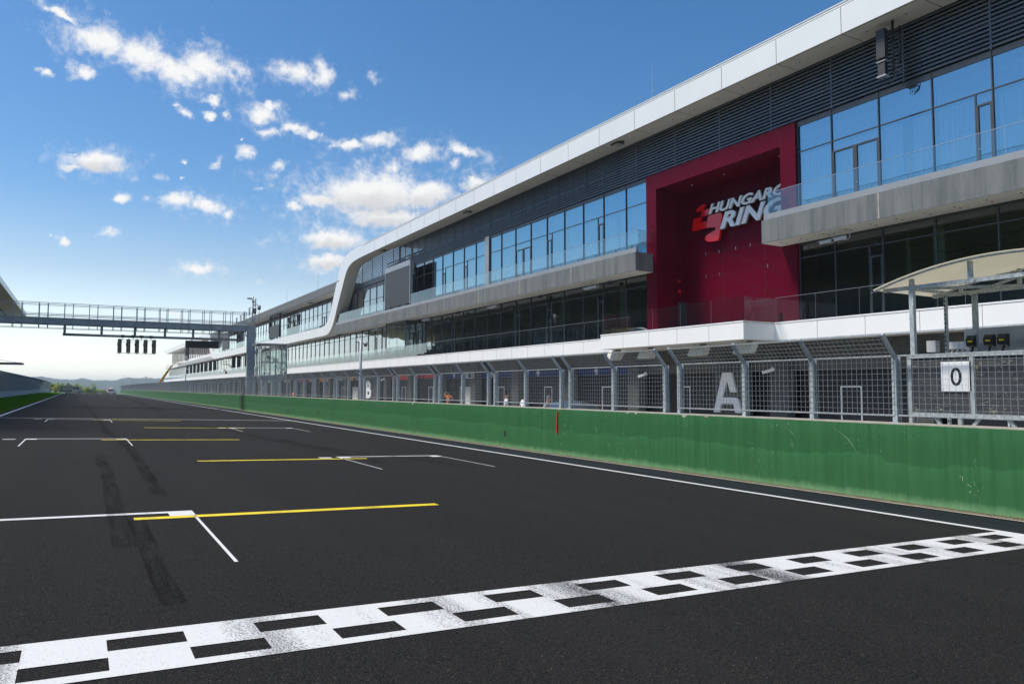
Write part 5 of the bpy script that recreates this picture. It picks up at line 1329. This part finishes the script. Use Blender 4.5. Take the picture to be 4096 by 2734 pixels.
mb = MB(); mb.box(13.035, 13.045, 7.08, 7.59, 1.54, 2.05); mb.build('plate', M['white_gloss'], sgn0)
text('0', M['black'], sgn0, 13.033, 7.425, 1.635, 0.185, 0.31, 'lettering', 0.001, 0, 0.006)
mb = MB()
for y, z in ((7.57, 2.02), (7.1, 2.02), (7.57, 1.57), (7.1, 1.57)): mb.tube([(13.036, y, z), (13.030, y, z)], 0.006, 6)
mb.build('screw', M['charcoal'], sgn0)

# ---------------------------------------------------------------- people
def skin_mesh(name, verts, edges, radii, mt, parent, rot, sub=1, height=1.0):
    me = bpy.data.meshes.new(name)
    c, s_ = math.cos(rot), math.sin(rot)
    me.from_pydata([((x * c - y * s_) * height, (x * s_ + y * c) * height, z * height) for x, y, z in verts], edges, [])
    o = bpy.data.objects.new(name, me); COL.objects.link(o); o.parent = parent
    me.materials.append(mt)
    sk = o.modifiers.new('skin', 'SKIN'); sk.use_smooth_shade = True
    lay = me.skin_vertices[0].data if me.skin_vertices else None
    if lay is None:
        bpy.context.view_layer.objects.active = o
        import bmesh
        bm = bmesh.new(); bm.from_mesh(me); bm.verts.layers.skin.verify(); bm.to_mesh(me); bm.free()
        lay = me.skin_vertices[0].data
    for i, r_ in enumerate(radii):
        lay[i].radius = (r_ * height, r_ * height) if not isinstance(r_, tuple) else (r_[0] * height, r_[1] * height)
        lay[i].use_root = (i == 0)
    o.modifiers.new('sub', 'SUBSURF').levels = sub; o.modifiers['sub'].render_levels = sub
    return o
def person(x, y, z, bearing, label, shirt, trousers, hair, pose='stand', h=1.0, group=None, tape=False):
    """local +Y is the way the person faces; bearing clockwise from +Y"""
    t = thing('person', (x, y, z), label, 'person', group); rot = -R(bearing)
    lean = {'bend': 0.55, 'stoop': 0.18}.get(pose, 0.03)
    def L(px, pz, py=0.0):               # torso point, leaned forward from the pelvis
        d = pz - 0.95
        return (px, py + d * math.sin(lean), 0.95 + d * math.cos(lean)) if d > 0 else (px, py, pz)
    V = [L(0, 0.95), L(0, 1.12), L(0, 1.33), L(0, 1.47), L(0, 1.56, .02), L(0, 1.655, .035), L(0, 1.74, .02)]
    Rd = [(.135, .10), (.12, .09), (.145, .10), .056, .07, .083, .062]
    Ed = [(0, 1), (1, 2), (2, 3), (3, 4), (4, 5), (5, 6)]
    V.append(L(0, 1.63, .125)); Rd.append(.014); Ed.append((5, len(V) - 1))            # nose
    for s_ in (-1, 1):
        V.append(L(s_ * .088, 1.645, .015)); Rd.append(.017); Ed.append((5, len(V) - 1))  # ear
    arms = {}
    for s_ in (-1, 1):
        sh = L(s_ * .185, 1.40)
        if pose == 'scratch' and s_ == -1: e, w_ = (-.40, -.02, 1.47), (-.20, -.03, 1.70)
        elif pose == 'scratch': e, w_ = (.40, -.08, 1.17), (.22, .02, 1.02)
        elif pose == 'bend': e, w_ = (s_ * .22, .42, 1.02), (s_ * .15, .55, .78)
        else: e, w_ = (s_ * .245, -.03, 1.13), (s_ * .235, .07, .90)
        b = len(V); V += [sh, e, w_]; Rd += [.055, .042, .030]; Ed += [(2, b), (b, b + 1), (b + 1, b + 2)]
        arms[s_] = (sh, e, w_)
        d = (Vector(w_) - Vector(e)).normalized(); palm = Vector(w_) + d * .07
        V.append(tuple(palm)); Rd.append((.036, .018)); Ed.append((b + 2, len(V) - 1)); pi_ = len(V) - 1
        side = d.cross(Vector((0, 0, 1)) if abs(d.z) < .9 else Vector((0, 1, 0))).normalized(); curl = d.cross(side)
        for f_, (off, ln_) in enumerate(((-.027, .062), (-.009, .075), (.009, .070), (.027, .055))):
            k1 = palm + side * off + d * ln_ * .55 + curl * .006; k2 = palm + side * off + d * ln_ + curl * .022
            V += [tuple(k1), tuple(k2)]; Rd += [.0095, .008]; Ed += [(pi_, len(V) - 2), (len(V) - 2, len(V) - 1)]
        th = Vector(w_) + d * .03 - side * .045; V += [tuple(th), tuple(th + d * .04 - side * .012)]; Rd += [.011, .009]; Ed += [(pi_, len(V) - 2), (len(V) - 2, len(V) - 1)]
    legs = []
    for s_ in (-1, 1):
        b = len(V); kn = (s_ * .11, .03 if pose != 'bend' else .08, .50)
        q = [(s_ * .095, 0, .86), kn, (s_ * .115, -.03, .09), (s_ * .125, .13, .045)]
        V += q; Rd += [.082, .056, .040, (.042, .032)]; Ed += [(0, b), (b, b + 1), (b + 1, b + 2), (b + 2, b + 3)]; legs.append(q)
    skin_mesh('body', V, Ed, Rd, M['skin'], t, rot, 1, h)
    # shirt with short sleeves, trousers, shoes
    V2 = [V[0], V[1], V[2], L(0, 1.43)]; R2 = [(.165, .125), (.150, .115), (.172, .122), .075]; E2 = [(0, 1), (1, 2), (2, 3)]
    for s_ in (-1, 1):
        sh, e, w_ = arms[s_]; b = len(V2); V2 += [sh, tuple(Vector(sh).lerp(Vector(e), .75))]; R2 += [.082, .070]; E2 += [(2, b), (b, b + 1)]
    V2.append((0, 0, .86)); R2.append((.17, .13)); E2.append((0, len(V2) - 1))
    sh_o = skin_mesh('shirt', V2, E2, R2, shirt, t, rot, 1, h)
    V3 = [(0, 0, .93)]; R3 = [(.155, .118)]; E3 = []
    for q in legs:
        b = len(V3); V3 += [q[0], q[1], (q[2][0], q[2][1], .12)]; R3 += [.102, .078, .066]; E3 += [(0, b), (b, b + 1), (b + 1, b + 2)]
    skin_mesh('trousers', V3, E3, R3, trousers, t, rot, 1, h)
    for q in legs:
        skin_mesh('shoe', [(q[2][0], q[2][1] - .03, .05), (q[3][0], q[3][1], .045), (q[3][0], q[3][1] + .06, .035)], [(0, 1), (1, 2)], [.05, .05, .035], M['dark_cloth'], t, rot, 1, h)
    # hair cap and eyes
    c, s_ = math.cos(rot), math.sin(rot)
    def W(p): return (x + (p[0] * c - p[1] * s_) * h, y + (p[0] * s_ + p[1] * c) * h, z + p[2] * h)
    hc = W(L(0, 1.70, .005)); mb = MB(); mb.ball(hc, .094 * h, .094 * h, .10 * h, 12, 8)
    keep = [f for f in mb.f if sum(mb.v[i][2] for i in f) / len(f) > hc[2] - .045 * h]
    fwd = Vector((-s_, c, 0))
    keep = [f for f in keep if (sum((Vector(mb.v[i]) for i in f), Vector()) / len(f) - Vector(hc)).dot(fwd) < .045 * h or sum(mb.v[i][2] for i in f) / len(f) > hc[2] + .03 * h]
    mb.f = keep; mb.m = [0] * len(keep); mb.sm = [True] * len(keep); mb.build('hair', hair, t)
    for k in (-1, 1):
        mb = MB(); mb.ball(W(L(k * .032, 1.665, .112)), .011 * h, n=6, k=4); mb.build('eye', M['black'], t)
    if tape:
        for zz in (1.02, 1.16):
            mb = MB(); a = W(L(0, zz)); n_ = 20
            for i in range(n_):
                for q0, q1 in ((0, 1),):
                    t0, t1 = 2 * math.pi * i / n_, 2 * math.pi * (i + 1) / n_
                    p = [W((.160 * math.cos(tt), .128 * math.sin(tt) + (zz - .95) * math.sin(lean), zz + dz)) for tt, dz in ((t0, -.03), (t1, -.03), (t1, .03), (t0, .03))]
                    mb.poly(p, 0, True)
            mb.build('reflective_band', M['reflex'], sh_o)
    return t
ZP = -0.45
person(27.0, 57.6, ZP, 35, 'person in orange reflective shirt scratching the head, seen from behind', M['orange'], M['dark_cloth'], M['hair_dark'], 'scratch', 0.985, tape=True)
person(17.7, 31.27, ZP, 118, 'dark haired person in white t-shirt walking right, clear of the post', M['white_cloth'], M['dark_cloth'], M['hair_dark'], 'stand', 1.04)
person(17.3, 29.0, ZP, 95, 'person in white t-shirt half hidden behind a fence post', M['white_cloth'], M['dark_cloth'], M['hair_dark'], 'stoop', 1.05)
person(16.1, 25.26, ZP, 140, 'grey haired person in grey t-shirt looking down beside the car', M['grey_cloth'], M['dark_cloth'], M['hair_grey'], 'stoop', 0.985)
person(26.6, 108.9, ZP, 60, 'small distant person in orange shirt below the dark red banners', M['orange'], M['dark_cloth'], M['hair_dark'], 'stand', 0.95)
person(-9.1, 300.0, gz(-9.1, 300), 100, 'distant worker in orange standing at the end of the left barrier', M['orange'], M['dark_cloth'], M['hair_dark'], 'stand', 1.0)
person(-7.2, 303.0, gz(-7.2, 303), 80, 'distant worker in orange bending over near the parked pickup', M['orange'], M['dark_cloth'], M['hair_dark'], 'bend', 1.0)

# ---------------------------------------------------------------- vehicles
def wheel(parent, c, r, w_, axis):
    mb = MB(); a = Vector(axis)
    mb.tube([Vector(c) - a * w_ / 2, Vector(c) + a * w_ / 2], r, 20); o = mb.build('wheel', M['rubber'], parent)
    mb = MB(); mb.tube([Vector(c) - a * (w_ / 2 + .006), Vector(c) + a * (w_ / 2 + .006)], r * .62, 16); mb.build('rim', M['galv'], o)
# dark saloon in the pit lane, nose towards the far end
t = thing('parked_car', (19.0, 27.8, ZP), 'dark saloon car parked in the pit lane behind the fence', 'car')
st = [(-2.3, .72, .35, .62, .62, .62), (-2.2, .84, .30, .92, .93, .70), (-1.5, .90, .24, .98, 1.02, .68), (-.95, .91, .22, .98, 1.36, .58), (-.1, .91, .22, .97, 1.455, .60), (.55, .91, .22, .96, 1.40, .58), (1.25, .90, .22, .93, 1.0, .70), (2.05, .84, .24, .80, .81, .70), (2.32, .66, .34, .56, .57, .60)]
mb = MB(); gl = MB()
def sec(s_):
    yy, hw, zb, zl, zr, rw = s_
    return [(hw * .92, zb), (hw, zb + .18), (hw, zl - .08), (hw * .96, zl), (rw, zr), (0, zr + .03)]
for i in range(len(st) - 1):
    A_, B_ = sec(st[i]), sec(st[i + 1])
    for sgx in (-1, 1):
        for j in range(5):
            q = [(19 + sgx * A_[j][0], 27.8 + st[i][0], ZP + A_[j][1]), (19 + sgx * B_[j][0], 27.8 + st[i + 1][0], ZP + B_[j][1]), (19 + sgx * B_[j + 1][0], 27.8 + st[i + 1][0], ZP + B_[j + 1][1]), (19 + sgx * A_[j + 1][0], 27.8 + st[i][0], ZP + A_[j + 1][1])]
            glassy = (j == 3 and 2 <= i <= 5) or (j == 4 and i in (2, 5))
            (gl if glassy else mb).poly(q, 0, True)
for s_ in (st[0], st[-1]):
    S_ = sec(s_); mb.poly([(19 + a, 27.8 + s_[0], ZP + b) for a, b in S_] + [(19 - a, 27.8 + s_[0], ZP + b) for a, b in S_[::-1]])
mb.build('body', M['car_blue'], t); gl.build('window', M['auto_glass'], t)
for yy in (-1.42, 1.38):
    for sx in (-.84, .84): wheel(t, (19 + sx, 27.8 + yy, ZP + .32), .32, .2, (1, 0, 0))
for sx in (-.62, .62):
    mb = MB(); mb.ball((19 + sx, 27.8 + 2.16, ZP + .66), .16, .10, .07); mb.build('headlight', M['white_gloss'], t)
    mb = MB(); mb.ball((19 + sx, 27.8 - 2.22, ZP + .80), .15, .06, .07); mb.build('tail_light', M['red_gloss'], t)
mb = MB(); mb.box(18.45, 19.55, 29.06, 29.10, ZP + 1.02, ZP + 1.24); mb.build('sun_shade', M['white_cloth'], t)
# pickup with a tarpaulin box, standing across the track
VX, VY = -1.85, 247.0; vz = gz(VX, VY)
t = thing('pickup_truck', (VX, VY, vz), 'pale grey crew cab pickup with covered bed standing across the far track', 'van')
prof = [(.02, .42), (.02, 1.05), (.10, 1.90), (.30, 1.98), (1.35, 1.97), (1.62, 1.85), (2.12, 1.18), (2.62, 1.02), (2.74, .85), (2.76, .40)]
mb = MB(); mb.extr(prof, lambda u, v, d: (VX - .1 + u, VY + d, vz + v), -.93, .93); mb.build('cab', M['van_grey'], t)
for a_, b_, c_, d_ in ((.18, .72, .28, .72), (.92, 1.92, .92, 1.50)):
    mb = MB(); mb.poly([(VX - .1 + a_, VY - .936, vz + 1.15), (VX - .1 + b_, VY - .936, vz + 1.15), (VX - .1 + d_, VY - .936, vz + 1.78), (VX - .1 + c_, VY - .936, vz + 1.78)]); mb.build('window', M['auto_glass'], t, fix=False)
mb = MB(); mb.poly([(VX - .1 + 1.66, VY - .85, vz + 1.84), (VX - .1 + 2.14, VY - .85, vz + 1.20), (VX - .1 + 2.14, VY + .85, vz + 1.20), (VX - .1 + 1.66, VY + .85, vz + 1.84)]); mb.build('windscreen', M['auto_glass'], t)
mb = MB(); mb.box(VX - 2.35, VX - .15, VY - .98, VY + .98, vz + .72, vz + 2.16); mb.build('tarpaulin_box', M['tarp'], t)
mb = MB(); mb.box(VX - 2.65, VX - .1, VY - .95, VY + .95, vz + .42, vz + .70); mb.box(VX + 2.5, VX + 2.72, VY - .94, VY + .94, vz + .36, vz + .62); mb.build('chassis', M['rubber'], t)
mb = MB(); mb.box(VX - 2.78, VX - 2.36, VY - .85, VY + .85, vz + .8, vz + 2.05); mb.build('tool_rack', M['greenwall'], t)
for xx in (-1.45, 1.85):
    for yy in (-.86, .86): wheel(t, (VX + xx, VY + yy, vz + .33), .33, .22, (0, 1, 0))
# white lorry beyond the crest
TX, TY = 11.0, 343.0; tz = gz(11.0, 343)
t = thing('lorry', (TX, TY, tz), 'white lorry with orange sides facing the camera beyond the crest', 'lorry')
mb = MB(); mb.box(TX - 1.15, TX + 1.15, TY - 1.0, TY + 1.0, tz + .5, tz + 2.05); mb.build('cab', M['white_panel'], t)
mb = MB(); mb.box(TX - .98, TX + .98, TY - 1.01, TY - 1.0, tz + 1.25, tz + 1.9); mb.build('windscreen', M['auto_glass'], t)
mb = MB(); mb.box(TX - 1.22, TX + 1.22, TY + 1.1, TY + 7, tz + .7, tz + 2.75); mb.build('box_body', M['orange_banner'], t)
mb = MB(); mb.box(TX - 1.0, TX + 1.0, TY + 1.04, TY + 1.1, tz + 2.1, tz + 2.7); mb.build('roof_board', M['white_panel'], t)
for xx in (-.95, .95):
    wheel(t, (TX + xx, TY, tz + .45), .45, .28, (1, 0, 0)); wheel(t, (TX + xx, TY + 5, tz + .45), .45, .28, (1, 0, 0))
    mb = MB(); mb.box(TX + xx - .16, TX + xx + .16, TY - 1.015, TY - 1.0, tz + .7, tz + .86); mb.build('headlight', M['white_gloss'], t)
# cherry picker
CX, CY = 19.8, 233.0
t = thing('boom_lift', (CX, CY, ZP), 'yellow boom lift raised towards the far white balcony', 'boom lift')
mb = MB(); mb.box(CX - 1.1, CX + 1.3, CY - 1.6, CY + 1.6, ZP + .55, ZP + 1.5); mb.box(CX - .7, CX + .8, CY - .8, CY + .8, ZP + 1.5, ZP + 2.5); mb.bar((CX, CY, ZP + 2.4), (CX - .4, CY, 3.3), .5); mb.build('turret', M['yellow'], t)
for xx in (-1.0, 1.2):
    for yy in (-1.2, 1.2): wheel(t, (CX + xx, CY + yy, ZP + .5), .5, .35, (1, 0, 0))
mb = MB(); mb.bar((CX - .4, CY, 2.9), (CX + 1.7, CY, 6.3), .55, .6); mb.build('boom', M['yellow'], t)
mb = MB(); mb.bar((CX + 1.5, CY, 6.1), (CX + 2.75, CY, 7.95), .38, .42); mb.bar((CX + 2.7, CY, 7.85), (CX + 3.5, CY, 8.55), .22); mb.bar((CX + 3.3, CY, 8.5), (CX + 5.0, CY, 8.45), .20); mb.build('jib', M['yellow'], t)
mb = MB(); mb.tube([(CX + .1, CY - .34, 3.3), (CX + 2.0, CY - .34, 6.5)], .05, 6); mb.build('hose', M['rubber'], t)
mb = MB(); bx = CX + 3.6
for z in (8.55, 9.1, 9.65):
    for p, q in (((bx, CY - .5, z), (bx + 1.9, CY - .5, z)), ((bx, CY + .5, z), (bx + 1.9, CY + .5, z)), ((bx, CY - .5, z), (bx, CY + .5, z)), ((bx + 1.9, CY - .5, z), (bx + 1.9, CY + .5, z))): mb.bar(p, q, .05)
for xx in (0, .63, 1.27, 1.9): mb.bar((bx + xx, CY - .5, 8.5), (bx + xx, CY - .5, 9.65), .05)
mb.box(bx, bx + 1.9, CY - .5, CY + .5, 8.48, 8.54); mb.build('basket', M['yellow'], t)

# ---------------------------------------------------------------- left side: barrier, fence, stand
ys = list(range(40, 304, 4)); t = thing('barrier', (-8.95, 170, 0.27), 'long low pale concrete barrier beyond the grass on the left', 'barrier')
mb = MB()
for y in ys:
    z = drop(y + 2); mb.extr([(-8.80, -.1), (-8.86, .50), (-8.86, 1.05), (-9.25, 1.05), (-9.25, -.1)], lambda u, v, d: (u, d, v + z), y + .02, y + 3.98)
mb.build('block', M['barrier'], t)
mb = MB(); mb.bar((-8.9, 304, .2), (-13.5, 312, .0), .35, 1.7); mb.build('end_block', M['barrier'], t)
t = thing('catch_fence', (-9.05, 170, 1.0), 'tall dark catch fence standing on the pale left barrier', 'fence')
mb = MB(); y = 40.0
while y < 306:
    z = drop(y); mb.box(-9.12, -8.98, y - .06, y + .06, 1.0 + z, 3.15 + z); mb.bar((-9.05, y, 3.12 + z), (-8.60, y, 3.62 + z), .10); y += 2.0
tag(mb.build('post', M['galv_dark'], t), kind='stuff')
mb = MB(); ws = .006
for k in range(22):
    zz = 1.08 + k * .1
    for a_, b_ in ((40, 200), (200, 250), (250, 304)): mb.bar((-9.0, a_, zz + drop(a_)), (-9.0, b_, zz + drop(b_)), 2 * ws)
for k in range(6):
    f = k / 5
    for a_, b_ in ((40, 200), (200, 250), (250, 304)): mb.bar((-9.0 + .42 * f, a_, 3.18 + .46 * f + drop(a_)), (-9.0 + .42 * f, b_, 3.18 + .46 * f + drop(b_)), 2 * ws if k < 5 else .05)
y = 40.0
while y < 304:
    z = drop(y); mb.bar((-9.0, y, 1.05 + z), (-9.0, y, 3.18 + z), 2 * ws); mb.bar((-9.0, y, 3.18 + z), (-8.58, y, 3.64 + z), 2 * ws); y += .22
mb.build('mesh_panel', M['galv_dark'], t)
mb = MB()
for a_, b_ in ((40, 200), (200, 250), (250, 304)): mb.bar((-9.02, a_, 3.16 + drop(a_)), (-9.02, b_, 3.16 + drop(b_)), .08)
mb.build('rail', M['galv'], t)
mb = MB(); mb.box(-8.72, -8.55, 225, 226.2, 2.55, 3.50)
tag(mb.build('fence_board', M['black']), 'small black board hung on the far left fence', 'board')
mb = MB(); mb.box(-8.72, -8.6, 236, 239, 2.50, 3.42); 
tag(mb.build('fence_board', M['black']), 'black rectangular board standing above the left fence near its end', 'board')
t = thing('grandstand', (-25, 100, 0.2), 'large grandstand with cantilevered flat roof at the left edge', 'grandstand')
mb = MB()
def rp(x, y, z): return (x, y, z)
T = [(-13.0, 20.30), (-13.0, 21.30), (-13.6, 21.42), (-42, 19.6), (-42, 17.2), (-20.0, 19.2)]
mb.extr(T, lambda u, v, d: (u, d, v), 38, 236); mb.build('roof', M['stand_roof'], t)
mb = MB(); mb.box(-13.06, -12.94, 37.95, 236.05, 20.32, 21.40)
for k in range(25): mb.box(-12.945, -12.93, 40 + 8 * k, 40.05 + 8 * k, 20.32, 21.4)
mb.build('roof_fascia', M['fascia'], t)
mb = MB()
for x, z in ((-16.5, 19.74), (-20.0, 19.18), (-25.0, 18.72), (-31.0, 18.17)): mb.box(x - .04, x + .04, 38, 235.9, z - .06, z + .05)
for k in range(31):
    mb.box(-16.7, -16.4, 40 + 6.3 * k, 41.4 + 6.3 * k, 19.40, 19.66)
mb.build('roof_lighting', M['charcoal'], t)
mb = MB(); mb2 = MB(); x, z = -13.0, 1.6
mb.box(-12.9, -12.6, 40, 218, -.3, 2.3)
for k in range(24):
    mb.box(x - .85, x, 40, 218, -.3 if k == 0 else z - .6, z); mb2.box(x - .75, x - .30, 41, 217, z + .05, z + .82)
    x -= .95; z += .40 if k < 10 else .55
mb.build('tier', M['stand_conc'], t); mb2.build('seat_row', M['stand_seat'], t)
mb = MB()
for k in range(8): mb.box(-36.6, -36.0, 44 + 24 * k, 44.8 + 24 * k, -.3, 17.9)
mb.box(-37.5, -37.0, 40, 218, -.3, 17.4); mb.build('rear_wall', M['stand_conc'], t)
t = thing('canopy', (-24, 250, 0), 'thin flat dark canopy roof sticking in from the left edge', 'canopy')
mb = MB(); mb.box(-38, -14.2, 249, 258, 8.05, 8.50); mb.build('roof', M['charcoal'], t)
mb = MB(); mb.box(-33, -32.4, 253, 253.6, -.5, 11.5); mb.build('column', M['galv_dark'], t)
mb = MB(); mb.tube([(-32.7, 253.3, 11.4), (-15.2, 251, 8.5)], .05, 5); mb.build('stay_cable', M['charcoal'], t)
mb = MB()
for i, y in enumerate(range(218, 330, 16)):
    b_ = y + 16
    mb.poly([(-10.2, y, .2 + drop(y)), (-10.2, b_, .2 + drop(b_)), (-15, b_, 2.6 + drop(b_)), (-15, y, 2.6 + drop(y))], 0, True); mb.poly([(-15, y, 2.6 + drop(y)), (-15, b_, 2.6 + drop(b_)), (-60, b_, 2.2 + drop(b_)), (-60, y, 2.2 + drop(y))], 0, True)
tag(mb.build('earth_bank', M['stand_conc'], fix=False), kind='structure')

# ---------------------------------------------------------------- trees beyond the crest
rt = random.Random(21)
def crown_mesh(n_, rx, rz, seed):
    r_ = random.Random(seed); mb = MB(); blobs = [(r_.uniform(-.55, .55) * rx, r_.uniform(-.55, .55) * rx, r_.uniform(-.5, .75) * rz, r_.uniform(.30, .55)) for _ in range(8)]
    for _ in range(n_):
        bx_, by_, bz_, br = r_.choice(blobs)
        while True:
            p = Vector((r_.uniform(-1, 1), r_.uniform(-1, 1), r_.uniform(-1, 1)))
            if p.length < 1: break
        p = p.normalized() * (p.length ** .45)
        c = Vector((bx_ + p.x * br * rx, by_ + p.y * br * rx, bz_ + p.z * br * rz))
        a = Vector((r_.uniform(-1, 1), r_.uniform(-1, 1), r_.uniform(-1, 1))).normalized(); b = a.cross(Vector((r_.uniform(-1, 1), r_.uniform(-1, 1), r_.uniform(-1, 1)))).normalized(); s_ = r_.uniform(.14, .30)
        mb.poly([tuple(c + a * s_), tuple(c + b * s_ * .6), tuple(c - a * s_), tuple(c - b * s_ * .6)])
    return mb
protos = []
for k, (n_, rx, rz) in enumerate(((900, 1.9, 2.6), (800, 1.6, 3.2), (800, 2.4, 1.9))):
    for mk in ('leaf', 'leaf2'):
        cm = crown_mesh(n_, rx, rz, 31 + k); o = cm.build('crown', M[mk], None, fix=False); me = o.data; bpy.data.objects.remove(o); protos.append((me, rz))
tm = MB(); tm.tube([(0, 0, -.3), (.05, 0, 1.2), (-.05, .04, 2.6), (.04, 0, 4.2)], [.14, .11, .08, .03], 7)
for q in ((.9, .3, 3.6), (-.8, -.2, 3.4), (.2, .9, 3.9), (-.3, -.8, 3.8)): tm.tube([(0, 0, 1.9), (q[0] * .5, q[1] * .5, 2.8), q], [.06, .045, .015], 5)
o = tm.build('trunk', M['bark'], None); trunk_me = o.data; bpy.data.objects.remove(o)
tl_ = ['bushy pale green tree in the far row left of the pickup', 'yellow green bush in the far row right of the pickup', 'taller loose yellow green tree rising alone above the far bushes', 'low green shrub in the far row near the lorry']
def tree(x, y, top, kind, pi_, w_=1.0):
    base = gz(x, y); t = thing('tree', (x, y, base), tl_[kind], 'tree', 'trees beyond the crest of the track')
    H = top - base; me, rz = protos[pi_]
    s_ = H / 5.4
    c = bpy.data.objects.new('crown', me); COL.objects.link(c); c.parent = t; c.location = (0, 0, H - rz * s_ * 1.05); c.scale = (s_ * w_, s_ * w_, s_); c.rotation_euler = (0, 0, rt.uniform(0, 6.28))
    k = bpy.data.objects.new('trunk', trunk_me); COL.objects.link(k); k.parent = t; k.scale = (s_, s_, s_ * .95)
for i in range(17):
    x = -15.5 + i * .95; tree(x, 445 + rt.uniform(-18, 25), 3.9 + rt.uniform(-.9, .5) - .06 * max(0, i - 8), 0, rt.choice((0, 1, 2, 4)), rt.uniform(.9, 1.3))
for i in range(9):
    x = .6 + i * .95; tree(x, 440 + rt.uniform(-10, 25), 2.3 - .20 * i + rt.uniform(-.4, .4), 1, rt.choice((0, 1, 4)), rt.uniform(1.0, 1.5))
tree(6.2, 440, 3.55, 2, 2, .9)
for i in range(10):
    x = 8.2 + i * .85; tree(x, 440 + rt.uniform(-10, 20), .65 - .06 * i + rt.uniform(-.3, .3), 3, rt.choice((1, 3, 4)), rt.uniform(1.1, 1.7))

# ---------------------------------------------------------------- far hills
HP = [(-180, .72), (-150, .6), (-120, .74), (-90, .7), (-60, .66), (-30, .70), (-8, .66), (-2.8, .69), (-2.19, .70), (-1.71, .636), (-1.07, .527), (-.44, .523), (.06, .618), (.71, .507), (1.89, .482), (2.49, .621), (2.79, .675), (3.55, .664), (4.79, .656), (9, .7), (30, .6), (60, .7), (100, .66), (140, .74), (180, .72)]
mb = MB(); rows = 0; N = 720; rh = random.Random(9)
def hel(a):
    for i in range(len(HP) - 1):
        if HP[i][0] <= a <= HP[i + 1][0]:
            f = (a - HP[i][0]) / (HP[i + 1][0] - HP[i][0]); f = f * f * (3 - 2 * f); return HP[i][1] * (1 - f) + HP[i + 1][1] * f
    return .6
angs = sorted(set([-180 + 360 * i / 360 for i in range(360)] + [-8 + .12 * i for i in range(150)]))
for a in angs:
    e = hel(a) + (.018 * math.sin(a * 5.1) + .012 * math.sin(a * 13.7)); h_ = 1.573 + 3000 * math.tan(R(e)); s_, c = math.sin(R(a)), math.cos(R(a))
    for r_, z in ((2000, -16.6), (2350, -14 + h_ * .12), (2600, h_ * .40), (2820, h_ * .74), (3000, h_), (3300, h_ * .6), (3900, -17)): mb.v.append((s_ * r_, c * r_, z))
K = 7; n_ = len(angs)
for i in range(n_):
    for j in range(K - 1):
        mb.f.append((i * K + j, i * K + j + 1, ((i + 1) % n_) * K + j + 1, ((i + 1) % n_) * K + j)); mb.m.append(0); mb.sm.append(True)
tag(mb.build('hills', M['hill'], fix=False), kind='structure')

# ---------------------------------------------------------------- haze
if True:
    hz = bpy.data.materials.new('haze'); hz.use_nodes = True; hn = hz.node_tree.nodes; hn.clear()
    pv = hn.new('ShaderNodeVolumePrincipled'); pv.inputs['Color'].default_value = (0.76, 0.89, 1.0, 1); pv.inputs['Density'].default_value = 2.6e-4; pv.inputs['Anisotropy'].default_value = 0.4
    ho = hn.new('ShaderNodeOutputMaterial'); hz.node_tree.links.new(pv.outputs[0], ho.inputs['Volume'])
    mb = MB(); mb.box(-4700, 4700, -4700, 4700, -40, 46); tag(mb.build('haze', hz), kind='stuff')
